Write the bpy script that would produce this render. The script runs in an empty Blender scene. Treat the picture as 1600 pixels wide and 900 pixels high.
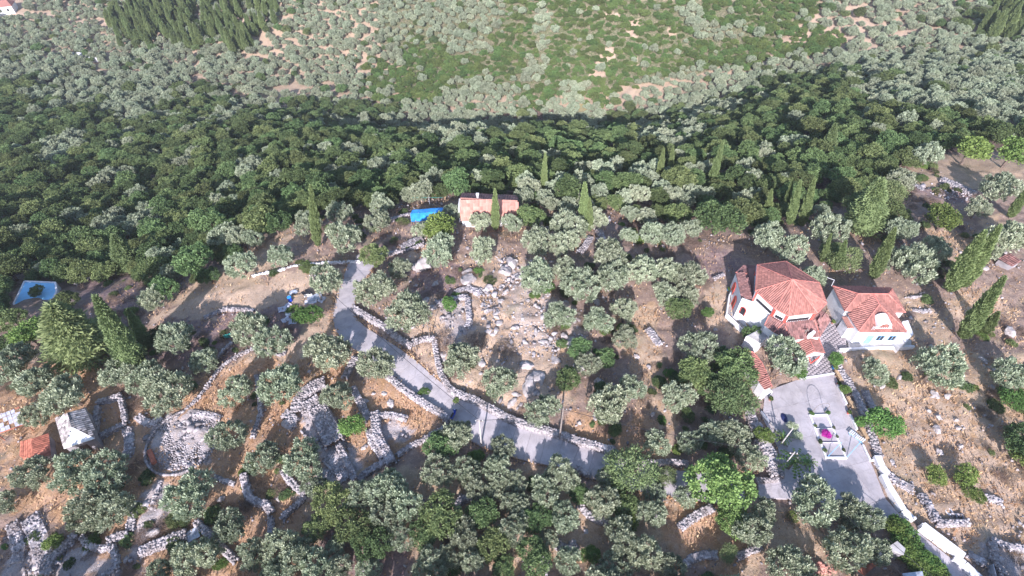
import bpy, math, random
import numpy as np
from mathutils import Vector, Matrix
random.seed(7); RNG = np.random.default_rng(7)
S = bpy.context.scene
COL = S.collection
R = math.radians
# ------------------------------------------------------------------ camera
CAM_H = 66.0
PITCH = 48.0
FPX = 889.0
cam_d = bpy.data.cameras.new('camera'); cam_d.lens = 20.0; cam_d.sensor_width = 36.0
cam_d.clip_start = 0.5; cam_d.clip_end = 6000
cam = bpy.data.objects.new('camera', cam_d); COL.objects.link(cam)
cam.location = (0, 0, CAM_H); cam.rotation_euler = (R(90-PITCH), 0, 0)
S.camera = cam
S.render.resolution_x = 1024; S.render.resolution_y = 576
# ------------------------------------------------------------------ light
SUN_EL, SUN_AZ = 29.0, 8.0            # light travels towards +y, 7 degrees to the right
w = bpy.data.worlds.new('World'); S.world = w; w.use_nodes = True
nt = w.node_tree; bg = nt.nodes['Background']
sky = nt.nodes.new('ShaderNodeTexSky'); sky.sky_type = 'NISHITA'; sky.sun_disc = False
sky.sun_elevation = R(SUN_EL); sky.sun_rotation = R(180+SUN_AZ)
sky.air_density = 1.0; sky.dust_density = 1.0; sky.ozone_density = 3.0
nt.links.new(sky.outputs[0], bg.inputs[0]); bg.inputs[1].default_value = 0.15
sd = bpy.data.lights.new('sun', 'SUN'); sd.energy = 5.0; sd.angle = R(0.5); sd.color = (1.0, 0.945, 0.985)
sun = bpy.data.objects.new('sun', sd); COL.objects.link(sun)
ld = Vector((math.sin(R(SUN_AZ))*math.cos(R(SUN_EL)), math.cos(R(SUN_AZ))*math.cos(R(SUN_EL)), -math.sin(R(SUN_EL))))
sun.rotation_euler = ld.to_track_quat('-Z', 'Y').to_euler(); sun.location = (-20, -60, 120)
S.view_settings.view_transform = 'Standard'; S.view_settings.look = 'None'
S.view_settings.exposure = 0.82; S.view_settings.gamma = 1.0
S.render.engine = 'CYCLES'
S.cycles.max_bounces = 5; S.cycles.diffuse_bounces = 3; S.cycles.transparent_max_bounces = 6
S.cycles.volume_bounces = 0

# ------------------------------------------------------------------ geometry helpers
CP, SP = math.cos(R(PITCH)), math.sin(R(PITCH))
def ray(px, py):
    a = (px-800)/FPX; b = (450-py)/FPX
    return np.array([a, CP + b*SP, -SP + b*CP])
def PZ(px, py, z=0.0):
    """point on the level z that is seen at this place of the photograph"""
    d = ray(px, py); t = (z-CAM_H)/d[2]
    return Vector((d[0]*t, d[1]*t, z))
def project(x, y, z):
    dz = z-CAM_H
    depth = y*CP - dz*SP
    up = y*SP + dz*CP
    depth = np.maximum(depth, 0.1)
    return 800 + FPX*x/depth, 450 - FPX*up/depth, depth

# ------------------------------------------------------------------ terrain
CTRL_PX = [(800,880,0),(400,880,-.5),(1200,880,0),(0,880,-2),(1600,880,0),(100,700,-1.5),(0,650,-2.5),(600,640,0),(900,700,0),
 (300,690,-.8),(1250,600,0),(1200,700,0),(1300,780,0),(1500,900,0),(1450,600,0),(1600,600,-.5),(760,500,1.8),(830,470,1.8),(720,430,1.2),(860,560,1.0),(1200,480,0),(1240,520,0),(1160,440,0),
 (1350,500,0),(1400,470,0),(560,420,0),(530,480,0),(640,350,-.5),(765,345,0),(400,460,-.6),(300,480,-1.5),(240,490,-2.5),
 (55,470,-6),(50,560,-4),(150,470,-5),(150,560,-2.5),(300,440,-2.5),(380,390,-2),(440,360,-2),(600,335,-1.0),(900,330,-1),(1000,310,-4),
 (1100,400,-.5),(1050,350,-2.5),(1400,350,-1),(1500,290,-1.5),(1600,260,-2),(1300,330,-3),(1200,330,-3.5),(1420,260,-3),
 (0,430,-11),(0,400,-15),(0,300,-30),(0,200,-50),(200,420,-10),(200,350,-22),(200,300,-30),(200,220,-46),(100,300,-30),(100,200,-50),(100,160,-60),
 (400,330,-12),(400,300,-19),(400,250,-31),(400,200,-45),(550,300,-10),(550,260,-24),(550,220,-38),(700,270,-13),(700,240,-24),(700,212,-38),(850,270,-12),(850,240,-23),(850,212,-38),
 (1000,270,-10),(1000,240,-19),(1000,215,-33),(1200,270,-9),(1200,220,-19),(1200,170,-34),(1400,210,-9),(1400,160,-20),(1400,120,-30),(1600,200,-8),(1600,150,-17),(1600,110,-26),
 (0,130,-62),(0,50,-66),(100,100,-66),(100,50,-66),(250,50,-64),(200,5,-62),(0,5,-64),(400,150,-64),(400,100,-64),(400,0,-52),
 (550,170,-66),(700,180,-68),(700,100,-63),(700,0,-50),(900,180,-68),(900,100,-60),(900,0,-44),(1050,150,-60),(1050,80,-52),(1050,0,-40),
 (1200,120,-50),(1200,60,-46),(1200,0,-38),(1400,85,-42),(1400,30,-38),(1400,0,-36),(1600,80,-34),(1600,30,-34),(1600,0,-33)]
CTRL_W = [(-30,186,-58),(0,186,-58),(20,186,-57),(-90,-60,-6),(90,-60,-2),(0,-80,-4),(-160,40,-14),(-180,90,-34),(-260,150,-62),(160,50,-4),(180,110,-8),
 (-400,300,-66),(-300,500,-40),(0,480,-18),(300,480,-10),(300,250,-26),(420,120,-14),(-400,0,-30),(400,-100,-6),(-300,-200,-20),(300,-300,-10),(0,700,10),(-500,800,0),(500,800,20)]
def _ctrl():
    P = []
    for px, py, z in CTRL_PX:
        v = PZ(px, py, z); P.append((v.x, v.y, z))
    return np.array(P + [tuple(map(float, c)) for c in CTRL_W])
_C = _ctrl()
def _tps_fit(C, lam=0.02):
    n = len(C); xy = C[:, :2]/100
    d2 = ((xy[:, None]-xy[None])**2).sum(-1)
    K = np.where(d2 > 0, 0.5*d2*np.log(d2+1e-12), 0) + lam*0.05*np.eye(n)
    P = np.c_[np.ones(n), xy]
    A = np.block([[K, P], [P.T, np.zeros((3, 3))]])
    return np.linalg.solve(A, np.r_[C[:, 2], 0, 0, 0])
_TW = _tps_fit(_C)
def _tps(x, y):
    sh = np.shape(x); q = np.c_[np.ravel(x), np.ravel(y)]/100; out = np.empty(len(q))
    for i in range(0, len(q), 20000):
        b = q[i:i+20000]; d2 = ((b[:, None]-_C[None, :, :2]/100)**2).sum(-1)
        out[i:i+20000] = (0.5*d2*np.log(d2+1e-12)) @ _TW[:-3] + _TW[-3] + b @ _TW[-2:]
    return out.reshape(sh)
_GX0, _GY0, _GS = -420.0, -120.0, 2.0
_gx = np.arange(_GX0, 421, _GS); _gy = np.arange(_GY0, 641, _GS)
_GZ = _tps(*np.meshgrid(_gx, _gy))
# the hamlet itself was levelled when it was built: flatten round the church, plaza and lanes
def _flat(x, y):
    d = np.hypot((x-44)/34, (y-46)/26)
    return np.clip((1.25-d)/0.35, 0, 1)
_X, _Y = np.meshgrid(_gx, _gy)
_GZ = _GZ*(1-_flat(_X, _Y))
def Hn(x, y):
    """ground height, arrays"""
    x = np.asarray(x, float); y = np.asarray(y, float)
    fx = np.clip((x-_GX0)/_GS, 0, len(_gx)-1.001); fy = np.clip((y-_GY0)/_GS, 0, len(_gy)-1.001)
    i = fx.astype(int); j = fy.astype(int); a = fx-i; b = fy-j
    return (_GZ[j, i]*(1-a)*(1-b)+_GZ[j, i+1]*a*(1-b)+_GZ[j+1, i]*(1-a)*b+_GZ[j+1, i+1]*a*b)
def Hz(x, y): return float(Hn(x, y))
def G(px, py, dh=0.0):
    """where the sight line meets the terrain raised by dh; returned on the terrain"""
    d = ray(px, py)
    t = np.arange(10, 900, 1.0)
    X, Y, Z = d[0]*t, d[1]*t, CAM_H + d[2]*t
    below = Z < Hn(X, Y) + dh
    k = int(np.argmax(below)) if below.any() else len(t)-1
    lo, hi = t[max(k-1, 0)], t[k]
    for _ in range(18):
        m = (lo+hi)/2
        if CAM_H + d[2]*m < Hz(d[0]*m, d[1]*m) + dh: hi = m
        else: lo = m
    return Vector((d[0]*hi, d[1]*hi, Hz(d[0]*hi, d[1]*hi)))
def vnoise(x, y, s, seed=0):
    """smooth value noise, arrays"""
    rs = np.random.RandomState(seed+11); T = rs.rand(64, 64)
    u = np.asarray(x)/s; v = np.asarray(y)/s
    i = np.floor(u).astype(int); j = np.floor(v).astype(int); a = u-i; b = v-j
    a = a*a*(3-2*a); b = b*b*(3-2*b); m = 63
    return (T[j & m, i & m]*(1-a)*(1-b)+T[j & m, (i+1) & m]*a*(1-b)+T[(j+1) & m, i & m]*(1-a)*b+T[(j+1) & m, (i+1) & m]*a*b)
def inpoly(px, py, poly):
    px = np.asarray(px); py = np.asarray(py); c = np.zeros(px.shape, bool); n = len(poly)
    for k in range(n):
        x1, y1 = poly[k]; x2, y2 = poly[(k+1) % n]
        if y1 == y2: continue
        cond = ((y1 > py) != (y2 > py)) & (px < (x2-x1)*(py-y1)/(y2-y1)+x1)
        c ^= cond
    return c

# ------------------------------------------------------------------ materials
MATS = {}
def mat(name, col, rough=0.85, var=0.25, scale=1.5, bump=0.0, bscale=8.0, col2=None, rnd=0.0, metal=0.0, transl=0.0, objrnd=0.0, spec=0.3):
    if name in MATS: return MATS[name]
    m = bpy.data.materials.new(name); m.use_nodes = True; n = m.node_tree.nodes; L = m.node_tree.links
    bs = n['Principled BSDF']; bs.inputs['Roughness'].default_value = rough; bs.inputs['Metallic'].default_value = metal
    bs.inputs['Specular IOR Level'].default_value = spec
    tc = n.new('ShaderNodeTexCoord'); nz = n.new('ShaderNodeTexNoise'); nz.inputs['Scale'].default_value = scale; nz.inputs['Detail'].default_value = 5
    L.new(tc.outputs['Object'], nz.inputs['Vector'])
    mx = n.new('ShaderNodeMix'); mx.data_type = 'RGBA'
    c = col2 or tuple(max(0, k*(1-var)) for k in col); c1 = col if col2 else tuple(min(1, k*(1+var)) for k in col)
    mx.inputs[6].default_value = (*c, 1); mx.inputs[7].default_value = (*c1, 1)
    mr = n.new('ShaderNodeMapRange'); mr.inputs[1].default_value = .35; mr.inputs[2].default_value = .65
    L.new(nz.outputs[0], mr.inputs[0]); L.new(mr.outputs[0], mx.inputs[0])
    out = mx.outputs[2]
    def mul(out, src, amt):
        k = n.new('ShaderNodeMapRange'); k.inputs[3].default_value = 1-amt; k.inputs[4].default_value = 1+amt
        L.new(src, k.inputs[0]); vm = n.new('ShaderNodeVectorMath'); vm.operation = 'SCALE'
        L.new(out, vm.inputs[0]); L.new(k.outputs[0], vm.inputs['Scale']); return vm.outputs[0]
    if rnd:
        at = n.new('ShaderNodeAttribute'); at.attribute_name = 'rnd'; out = mul(out, at.outputs['Fac'], rnd)
    if objrnd:
        oi = n.new('ShaderNodeObjectInfo'); out = mul(out, oi.outputs['Random'], objrnd)
    L.new(out, bs.inputs['Base Color'])
    if bump:
        nb = n.new('ShaderNodeTexNoise'); nb.inputs['Scale'].default_value = bscale; nb.inputs['Detail'].default_value = 4
        L.new(tc.outputs['Object'], nb.inputs['Vector'])
        bp = n.new('ShaderNodeBump'); bp.inputs['Strength'].default_value = bump; bp.inputs['Distance'].default_value = 0.05
        L.new(nb.outputs[0], bp.inputs['Height']); L.new(bp.outputs[0], bs.inputs['Normal'])
    if transl:
        tr = n.new('ShaderNodeBsdfTranslucent'); ms = n.new('ShaderNodeMixShader'); ms.inputs[0].default_value = transl
        L.new(out, tr.inputs[0]); L.new(bs.outputs[0], ms.inputs[1]); L.new(tr.outputs[0], ms.inputs[2])
        L.new(ms.outputs[0], n['Material Output'].inputs[0])
    MATS[name] = m; return m
M_TILE = mat('clay_tile', (.37,.165,.135), .88, .25, .35, rnd=.25, col2=(.29,.135,.115))
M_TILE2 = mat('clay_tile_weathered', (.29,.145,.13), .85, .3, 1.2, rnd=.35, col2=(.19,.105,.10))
M_RIDGE = mat('ridge_tile', (.62,.22,.18), .8, .2, 1)
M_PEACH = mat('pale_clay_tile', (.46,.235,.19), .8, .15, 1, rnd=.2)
M_WHITE = mat('white_paint', (.78,.77,.78), .7, .06, .7, bump=.1)
M_WHITE2 = mat('weathered_white_paint', (.70,.68,.70), .8, .15, 1.5, bump=.2)
M_RED = mat('red_paint', (.55,.10,.08), .7, .15, 1)
M_DARK = mat('dark_glass', (.03,.03,.035), .25, .2, 2)
M_STONE = mat('limestone', (.42,.385,.395), .95, .2, .9, bump=.6, rnd=.4, col2=(.28,.245,.245))
M_STONE2 = mat('grey_limestone', (.27,.25,.265), .95, .25, .6, bump=.4, rnd=.45)
M_ROCK = mat('rock', (.50,.46,.455), .95, .3, 2.2, bump=1.0, bscale=6, col2=(.31,.27,.26))
M_CONC = mat('concrete', (.46,.415,.42), .9, .14, .5, bump=.3, bscale=9, objrnd=.06, col2=(.34,.31,.325))
def weather(m):
    n = m.node_tree.nodes; L = m.node_tree.links; bs = n['Principled BSDF']; src = bs.inputs['Base Color'].links[0].from_socket
    g = n.new('ShaderNodeNewGeometry'); out = src
    for sc, a, b, col, amt in ((.18, .42, .62, (.55,.51,.55), .55), (.9, .5, .72, (.26,.235,.24), .6), (4.5, .52, .75, (.24,.21,.20), .45)):
        z = n.new('ShaderNodeTexNoise'); z.inputs['Scale'].default_value = sc; z.inputs['Detail'].default_value = 8; z.inputs['Roughness'].default_value = .65; L.new(g.outputs['Position'], z.inputs['Vector'])
        r = n.new('ShaderNodeMapRange'); r.inputs[1].default_value = a; r.inputs[2].default_value = b; r.inputs[4].default_value = amt; L.new(z.outputs[0], r.inputs[0])
        x = n.new('ShaderNodeMix'); x.data_type = 'RGBA'; L.new(r.outputs[0], x.inputs[0]); L.new(out, x.inputs[6]); x.inputs[7].default_value = (*col, 1); out = x.outputs[2]
    v = n.new('ShaderNodeTexVoronoi'); v.feature = 'DISTANCE_TO_EDGE'; v.inputs['Scale'].default_value = .35; L.new(g.outputs['Position'], v.inputs['Vector'])
    r = n.new('ShaderNodeMapRange'); r.inputs[1].default_value = .004; r.inputs[2].default_value = .012; r.inputs[3].default_value = .2; r.inputs[4].default_value = 0; L.new(v.outputs['Distance'], r.inputs[0])
    x = n.new('ShaderNodeMix'); x.data_type = 'RGBA'; L.new(r.outputs[0], x.inputs[0]); L.new(out, x.inputs[6]); x.inputs[7].default_value = (.12,.11,.11,1); L.new(x.outputs[2], bs.inputs['Base Color'])
weather(M_CONC)
M_CONC2 = mat('rough_concrete', (.46,.43,.42), .95, .25, 1.2, bump=.4)
M_WOOD = mat('bench_wood', (.52,.36,.22), .7, .2, 6)
M_POLE = mat('pole_wood', (.24,.20,.18), .85, .2, 6)
M_BARK = mat('bark', (.16,.12,.10), .95, .3, 8, bump=.6)
M_BLUE = mat('blue_tarp', (.04,.30,.75), .5, .25, 1.0)
M_POOL = mat('pale_blue_lining', (.26,.58,.86), .35, .18, .3)
M_RUST = mat('rusty_iron', (.40,.14,.09), .85, .45, 1.5, bump=.3, rnd=.3)
M_SLATE = mat('stone_slab_roof', (.36,.32,.31), .95, .3, 2, rnd=.5, bump=.5)
M_METAL = mat('galvanised', (.42,.45,.52), .5, .2, 2, metal=.3)
M_BLACK = mat('black_plastic', (.03,.03,.035), .5, .2, 3)
M_TEAL = mat('teal_net', (.05,.34,.32), .7, .3, 2)
M_NAVY = mat('navy_cloth', (.02,.03,.11), .8, .2, 3)
M_SCOOT = mat('blue_bodywork', (.02,.08,.55), .35, .1, 3)
M_LBLUE = mat('light_blue_paint', (.22,.50,.80), .6, .15, 2)
M_PAVER = mat('grey_pavers', (.33,.29,.30), .9, .1, 1, rnd=.12)
M_CLOTH = mat('pale_cloth', (.55,.54,.60), .8, .25, 2.5)

# ------------------------------------------------------------------ object helpers
def tag(o, label=None, cat=None, group=None, kind=None):
    if label: o['label'] = label
    if cat: o['category'] = cat
    if group: o['group'] = group
    if kind: o['kind'] = kind
    return o
def empty(name, loc, label=None, cat=None, group=None, kind=None, rz=0.0):
    o = bpy.data.objects.new(name, None); COL.objects.link(o); o.location = loc; o.rotation_euler.z = rz
    o.empty_display_size = .3
    return tag(o, label, cat, group, kind)
def child(name, data, parent, loc=(0, 0, 0)):
    o = bpy.data.objects.new(name, data); COL.objects.link(o); o.parent = parent; o.location = loc; return o
class MB:
    """collects faces; build() links them as one mesh object"""
    def __init__(s, org=(0, 0, 0)): s.v = []; s.f = []; s.m = []; s.r = []; s.o = Vector(org)
    def face(s, pts, mi=0, r=None):
        k = len(s.v); s.v += [tuple(Vector(p)-s.o) for p in pts]; s.f.append(tuple(range(k, k+len(pts)))); s.m.append(mi); s.r.append(random.random() if r is None else r)
    def prism(s, poly, z0, z1, mi=0, r=None, top=None):
        """poly: list of (x, y); vertical prism"""
        a = [(p[0], p[1], z0) for p in poly]; b = [(p[0], p[1], z1) for p in poly]; n = len(poly); r = random.random() if r is None else r
        ar = sum(poly[i][0]*poly[(i+1) % n][1]-poly[(i+1) % n][0]*poly[i][1] for i in range(n))
        if ar < 0: a.reverse(); b.reverse()
        s.face(b, mi if top is None else top, r); s.face(a[::-1], mi, r)
        for i in range(n): s.face([a[i], a[(i+1) % n], b[(i+1) % n], b[i]], mi, r)
    def box(s, c, size, rz=0.0, mi=0, r=None):
        x, y, z = c; a, b, h = size[0]/2, size[1]/2, size[2]; cs, sn = math.cos(rz), math.sin(rz)
        s.prism([(x+cs*u-sn*v, y+sn*u+cs*v) for u, v in ((-a, -b), (a, -b), (a, b), (-a, b))], z, z+h, mi, r)
    def bar(s, p, q, r0, r1=None, n=6, mi=0):
        p = Vector(p); q = Vector(q); r1 = r0 if r1 is None else r1; d = (q-p)
        if d.length < 1e-6: return
        d.normalize(); u = d.orthogonal().normalized(); w_ = d.cross(u)
        A = [p+(u*math.cos(t)+w_*math.sin(t))*r0 for t in [2*math.pi*i/n for i in range(n)]]
        B = [q+(u*math.cos(t)+w_*math.sin(t))*r1 for t in [2*math.pi*i/n for i in range(n)]]
        for i in range(n): s.face([A[i], A[(i+1) % n], B[(i+1) % n], B[i]], mi, .5)
        s.face(A[::-1], mi, .5); s.face(B, mi, .5)
    def mesh(s, name, mats):
        me = bpy.data.meshes.new(name); me.from_pydata(s.v, [], s.f)
        for m in (mats if isinstance(mats, (list, tuple)) else [mats]): me.materials.append(m)
        me.polygons.foreach_set('material_index', s.m)
        a = me.attributes.new('rnd', 'FLOAT', 'FACE'); a.data.foreach_set('value', s.r)
        me.update(); return me
    def build(s, name, mats, parent=None, **kw):
        o = bpy.data.objects.new(name, s.mesh(name, mats)); COL.objects.link(o)
        o.location = s.o if parent is None else s.o - parent.matrix_basis.translation
        if parent: o.parent = parent
        kw2 = {('cat' if k == 'cat' else k): v for k, v in kw.items()}; return tag(o, **kw2)
def npmesh(name, V, F, mats, rnd=None, smooth=False):
    """V (n,3), F (m,4) or (m,3) int array"""
    me = bpy.data.meshes.new(name); k = F.shape[1]
    me.vertices.add(len(V)); me.vertices.foreach_set('co', np.ascontiguousarray(V, dtype=np.float32).ravel())
    me.loops.add(F.size); me.loops.foreach_set('vertex_index', np.ascontiguousarray(F, dtype=np.int32).ravel())
    me.polygons.add(len(F)); me.polygons.foreach_set('loop_start', np.arange(0, F.size, k, dtype=np.int32))
    if smooth: me.polygons.foreach_set('use_smooth', np.ones(len(F), bool))
    for m in (mats if isinstance(mats, (list, tuple)) else [mats]): me.materials.append(m)
    if rnd is not None:
        a = me.attributes.new('rnd', 'FLOAT', 'FACE'); a.data.foreach_set('value', np.ascontiguousarray(rnd, dtype=np.float32))
    me.update(calc_edges=True); return me
_BV = np.array([(x, y, z) for z in (-.5, .5) for y in (-.5, .5) for x in (-.5, .5)])
_BF = np.array([(0,2,3,1),(4,5,7,6),(0,1,5,4),(2,6,7,3),(0,4,6,2),(1,3,7,5)])
def stones_mesh(name, C, D, yaw, m, jit=.22, tilt=.25):
    """C centres (n,3), D sizes (n,3), yaw (n,) -> mesh of uneven blocks, no two sharing a face"""
    C = np.asarray(C, float); n = len(C); D = np.asarray(D, float); yaw = np.asarray(yaw, float)
    V = _BV[None]*(1+RNG.uniform(-jit, jit, (n, 8, 3)))*np.where(_BV[None, :, 2:3] > 0, [.82, .82, 1], 1)
    V = V*D[:, None]
    tx = RNG.uniform(-tilt, tilt, n)[:, None]; ty = RNG.uniform(-tilt, tilt, n)[:, None]
    V[:, :, 2] += tx*V[:, :, 0]+ty*V[:, :, 1]
    c, s_ = np.cos(yaw)[:, None], np.sin(yaw)[:, None]
    X = c*V[:, :, 0]-s_*V[:, :, 1]; Y = s_*V[:, :, 0]+c*V[:, :, 1]
    V = np.stack([X, Y, V[:, :, 2]], -1)+C[:, None]
    F = (_BF[None]+8*np.arange(n)[:, None, None]).reshape(-1, 4)
    return npmesh(name, V.reshape(-1, 3), F, m, np.repeat(RNG.random(n), 6))

# ------------------------------------------------------------------ ground cover map
# polygons in the photograph are cast onto the terrain: (colour, rockiness, grass, polygon)
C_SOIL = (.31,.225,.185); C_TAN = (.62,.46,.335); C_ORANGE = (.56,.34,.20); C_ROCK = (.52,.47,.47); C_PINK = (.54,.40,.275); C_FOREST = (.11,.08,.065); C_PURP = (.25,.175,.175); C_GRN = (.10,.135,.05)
ZONES = [
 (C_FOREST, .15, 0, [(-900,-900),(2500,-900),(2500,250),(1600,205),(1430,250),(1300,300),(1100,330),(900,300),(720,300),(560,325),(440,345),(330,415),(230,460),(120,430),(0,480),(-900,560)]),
 (C_SOIL, .30, .3, [(-900,560),(0,480),(120,430),(230,460),(330,415),(440,345),(560,325),(720,300),(900,300),(1100,330),(1300,300),(1430,250),(1600,205),(2500,250),(2500,1600),(-900,1600)]),
 (C_ORANGE, .3, .6, [(0,560),(120,560),(230,640),(205,760),(100,800),(0,800)]), (C_PINK, .3, .5, [(480,760),(700,720),(860,740),(1000,770),(1240,790),(1400,900),(480,900)]),
 (C_GRN, .2, 0, [(-9000,-600),(9000,-600),(9000,-60),(-9000,-60)]), (C_PINK, .35, 0, [(-900,-60),(2500,-60),(2500,95),(1600,95),(1400,85),(1200,120),(1000,170),(560,180),(300,120),(-900,120)]),
 # far slope bare soil and pale fields
 (C_TAN, .15, 0, [(330,18),(430,20),(435,38),(380,40),(335,28)]),
 (C_TAN, .5, 0, [(0,15),(60,20),(180,25),(190,40),(130,38),(60,40),(0,30)]),
 (C_PINK, .35, 0, [(70,50),(130,60),(190,80),(180,100),(110,105),(80,85)]),
 (C_PINK, .3, 0, [(360,110),(400,100),(480,120),(530,150),(480,165),(400,165),(370,150)]),
 (C_GRN, .1, 0, [(600,0),(1290,0),(1180,100),(1000,130),(900,150),(640,150),(590,60)]),
 (C_TAN, .5, 0, [(985,28),(1003,33),(994,62),(978,58)]), (C_TAN, .5, 0, [(935,18),(978,22),(962,34)]), (C_TAN, .4, 0, [(952,66),(964,80),(948,118),(918,122),(930,100)]), (C_TAN, .4, 0, [(983,74),(992,90),(1002,114),(986,110)]), (C_TAN, .5, 0, [(828,14),(862,20),(845,32)]), (C_PINK, .5, 0, [(905,8),(925,12),(912,24)]), (C_TAN, .5, 0, [(730,122),(748,118),(744,136)]), (C_PINK, .5, 0, [(1040,44),(1056,50),(1046,60)]),
 (C_TAN, .5, 0, [(1270,10),(1350,0),(1400,30),(1460,50),(1440,75),(1380,60),(1340,100),(1290,80),(1230,90)]),
 (C_PINK, .3, 0, [(540,110),(640,100),(640,170),(560,165)]),
 ((.40,.36,.16), .1, 0, [(890,160),(920,160),(925,190),(905,195)]),
 (C_PINK, .3, 0, [(1120,100),(1160,110),(1120,130),(1080,125)]),
 # hilltop
 (C_TAN, .08, .2, [(228,498),(300,462),(400,438),(470,424),(545,416),(526,480),(470,476),(400,490),(330,492),(260,504)]),
 (C_PINK, .2, .2, [(232,485),(330,425),(440,350),(480,352),(430,400),(420,436),(300,465)]),
 (C_TAN, .15, .5, [(375,385),(440,350),(478,352),(470,380),(420,392)]),
 (C_PURP, .15, .4, [(250,500),(360,487),(440,490),(500,500),(470,520),(380,550),(300,580),(240,560)]),
 (C_TAN, .25, .2, [(470,500),(520,480),(530,530),(480,545),(455,540)]),
 (C_ORANGE, .12, .9, [(520,520),(470,545),(430,560),(395,545),(350,575),(330,610),(290,650),(330,660),(360,640),(400,600),(470,560),(540,540)]),
 (C_TAN, .12, .3, [(530,505),(520,525),(480,545),(440,562),(400,562),(372,585),(350,612),(330,645),(300,660),(262,655),(300,632),(325,595),(350,568),(395,545),(440,545),(480,525)]),
 (C_ORANGE, .2, .9, [(400,560),(520,560),(560,590),(600,585),(700,655),(640,700),(560,750),(500,770),(440,730),(390,690),(400,600)]),
 (C_ORANGE, .22, .8, [(230,640),(380,560),(400,700),(480,780),(460,900),(200,900),(120,840),(60,800),(70,760),(200,700)]),
 (C_ROCK, .9, .1, [(232,690),(250,652),(290,640),(325,655),(345,690),(330,720),(280,735),(240,725)]),
 (C_ROCK, .8, .1, [(25,815),(65,812),(80,860),(115,862),(85,900),(0,905),(0,860)]),
 (C_ROCK, .7, .1, [(95,862),(140,858),(175,860),(180,895),(160,910),(85,910)]),
 (C_ROCK, .7, .2, [(245,755),(265,755),(260,800),(235,860),(230,900),(205,900),(205,830),(215,780)]),
 (C_ROCK, .85, .05, [(465,640),(500,625),(540,690),(560,750),(500,775),(480,770),(520,720),(480,670)]),
 (C_ROCK, .8, .1, [(590,650),(640,650),(625,680),(600,690)]),
 (C_TAN, .45, .4, [(640,380),(700,400),(760,395),(810,395),(850,400),(820,420),(860,470),(905,490),(925,540),(890,620),(850,640),(800,660),(740,630),(690,600),(680,540),(640,530),(600,505),(640,440)]),
 (C_TAN, .7, .5, [(745,455),(800,450),(880,500),(890,560),(800,560),(760,520)]),
 (C_PURP, .35, .3, [(645,410),(700,405),(760,415),(700,460),(665,470),(640,450)]),
 ((.56,.45,.38), .8, .3, [(785,395),(830,410),(825,425),(870,470),(915,495),(925,540),(895,545),(840,540),(800,520),(780,480),(790,440)]),
 (C_ROCK, .8, .1, [(682,475),(730,468),(733,515),(725,540),(700,535),(685,500)]),
 (C_TAN, .4, .2, [(645,548),(680,532),(690,600),(672,580)]),
 (C_ORANGE, .25, .6, [(880,640),(960,660),(1060,640),(1050,740),(960,720),(890,700)]),
 (C_PINK, .3, .7, [(960,500),(1010,480),(1060,640),(1050,720),(1000,640)]),
 (C_TAN, .15, .4, [(1095,450),(1130,440),(1150,520),(1165,555),(1120,520),(1100,480)]),
 (C_PURP, .15, .3, [(1080,390),(1160,390),(1150,430),(1100,440)]),
 (C_ORANGE, .25, .8, [(1040,780),(1120,790),(1180,860),(1160,900),(1040,900)]),
 (C_PINK, .35, .6, [(890,790),(960,810),(960,900),(850,900),(860,850)]),
 (C_PURP, .3, .5, [(500,830),(640,840),(640,900),(500,900)]),
 (C_PINK, .35, .6, [(1310,545),(1430,548),(1600,560),(1900,700),(1900,1000),(1540,905),(1440,830),(1380,760),(1340,650)]),
 (C_TAN, .25, .9, [(1400,600),(1450,600),(1550,680),(1600,740),(1600,850),(1520,850),(1440,790),(1400,700)]),
 (C_ORANGE, .2, .5, [(1360,660),(1390,680),(1385,700),(1360,690)]),
 (C_TAN, .2, .5, [(1310,548),(1335,548),(1355,600),(1350,625),(1325,590)]),
 (C_PINK, .4, .3, [(1410,462),(1450,462),(1480,500),(1470,540),(1430,540),(1415,500)]),
 (C_TAN, .2, .8, [(1500,445),(1560,450),(1600,500),(1550,520),(1480,500)]),
 (C_PURP, .6, .2, [(1415,290),(1450,275),(1520,290),(1510,320),(1450,310)]),
 (C_PINK, .3, .5, [(1440,345),(1500,370),(1560,330),(1580,350),(1500,420),(1460,400)]),
 (C_PINK, .35, .3, [(1400,255),(1600,230),(1600,290),(1500,300),(1440,290)]),
 (C_ROCK, .6, .1, [(1530,865),(1545,850),(1640,870),(1650,930),(1540,930)]),
 (C_PURP, .2, .3, [(120,440),(200,425),(215,440),(210,480),(140,490)]),
 (C_TAN, .2, .5, [(50,545),(115,530),(120,560),(60,565)]),
]
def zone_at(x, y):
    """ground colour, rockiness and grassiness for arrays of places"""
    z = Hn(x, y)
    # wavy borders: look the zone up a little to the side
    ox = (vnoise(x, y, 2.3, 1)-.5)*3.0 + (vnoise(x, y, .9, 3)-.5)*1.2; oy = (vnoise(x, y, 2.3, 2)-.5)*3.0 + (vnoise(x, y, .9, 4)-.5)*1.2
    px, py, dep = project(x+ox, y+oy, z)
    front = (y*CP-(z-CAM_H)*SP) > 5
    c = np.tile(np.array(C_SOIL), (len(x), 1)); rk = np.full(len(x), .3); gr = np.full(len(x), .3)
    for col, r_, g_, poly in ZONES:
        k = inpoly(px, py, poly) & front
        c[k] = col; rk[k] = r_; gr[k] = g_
    return c, rk, gr
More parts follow.
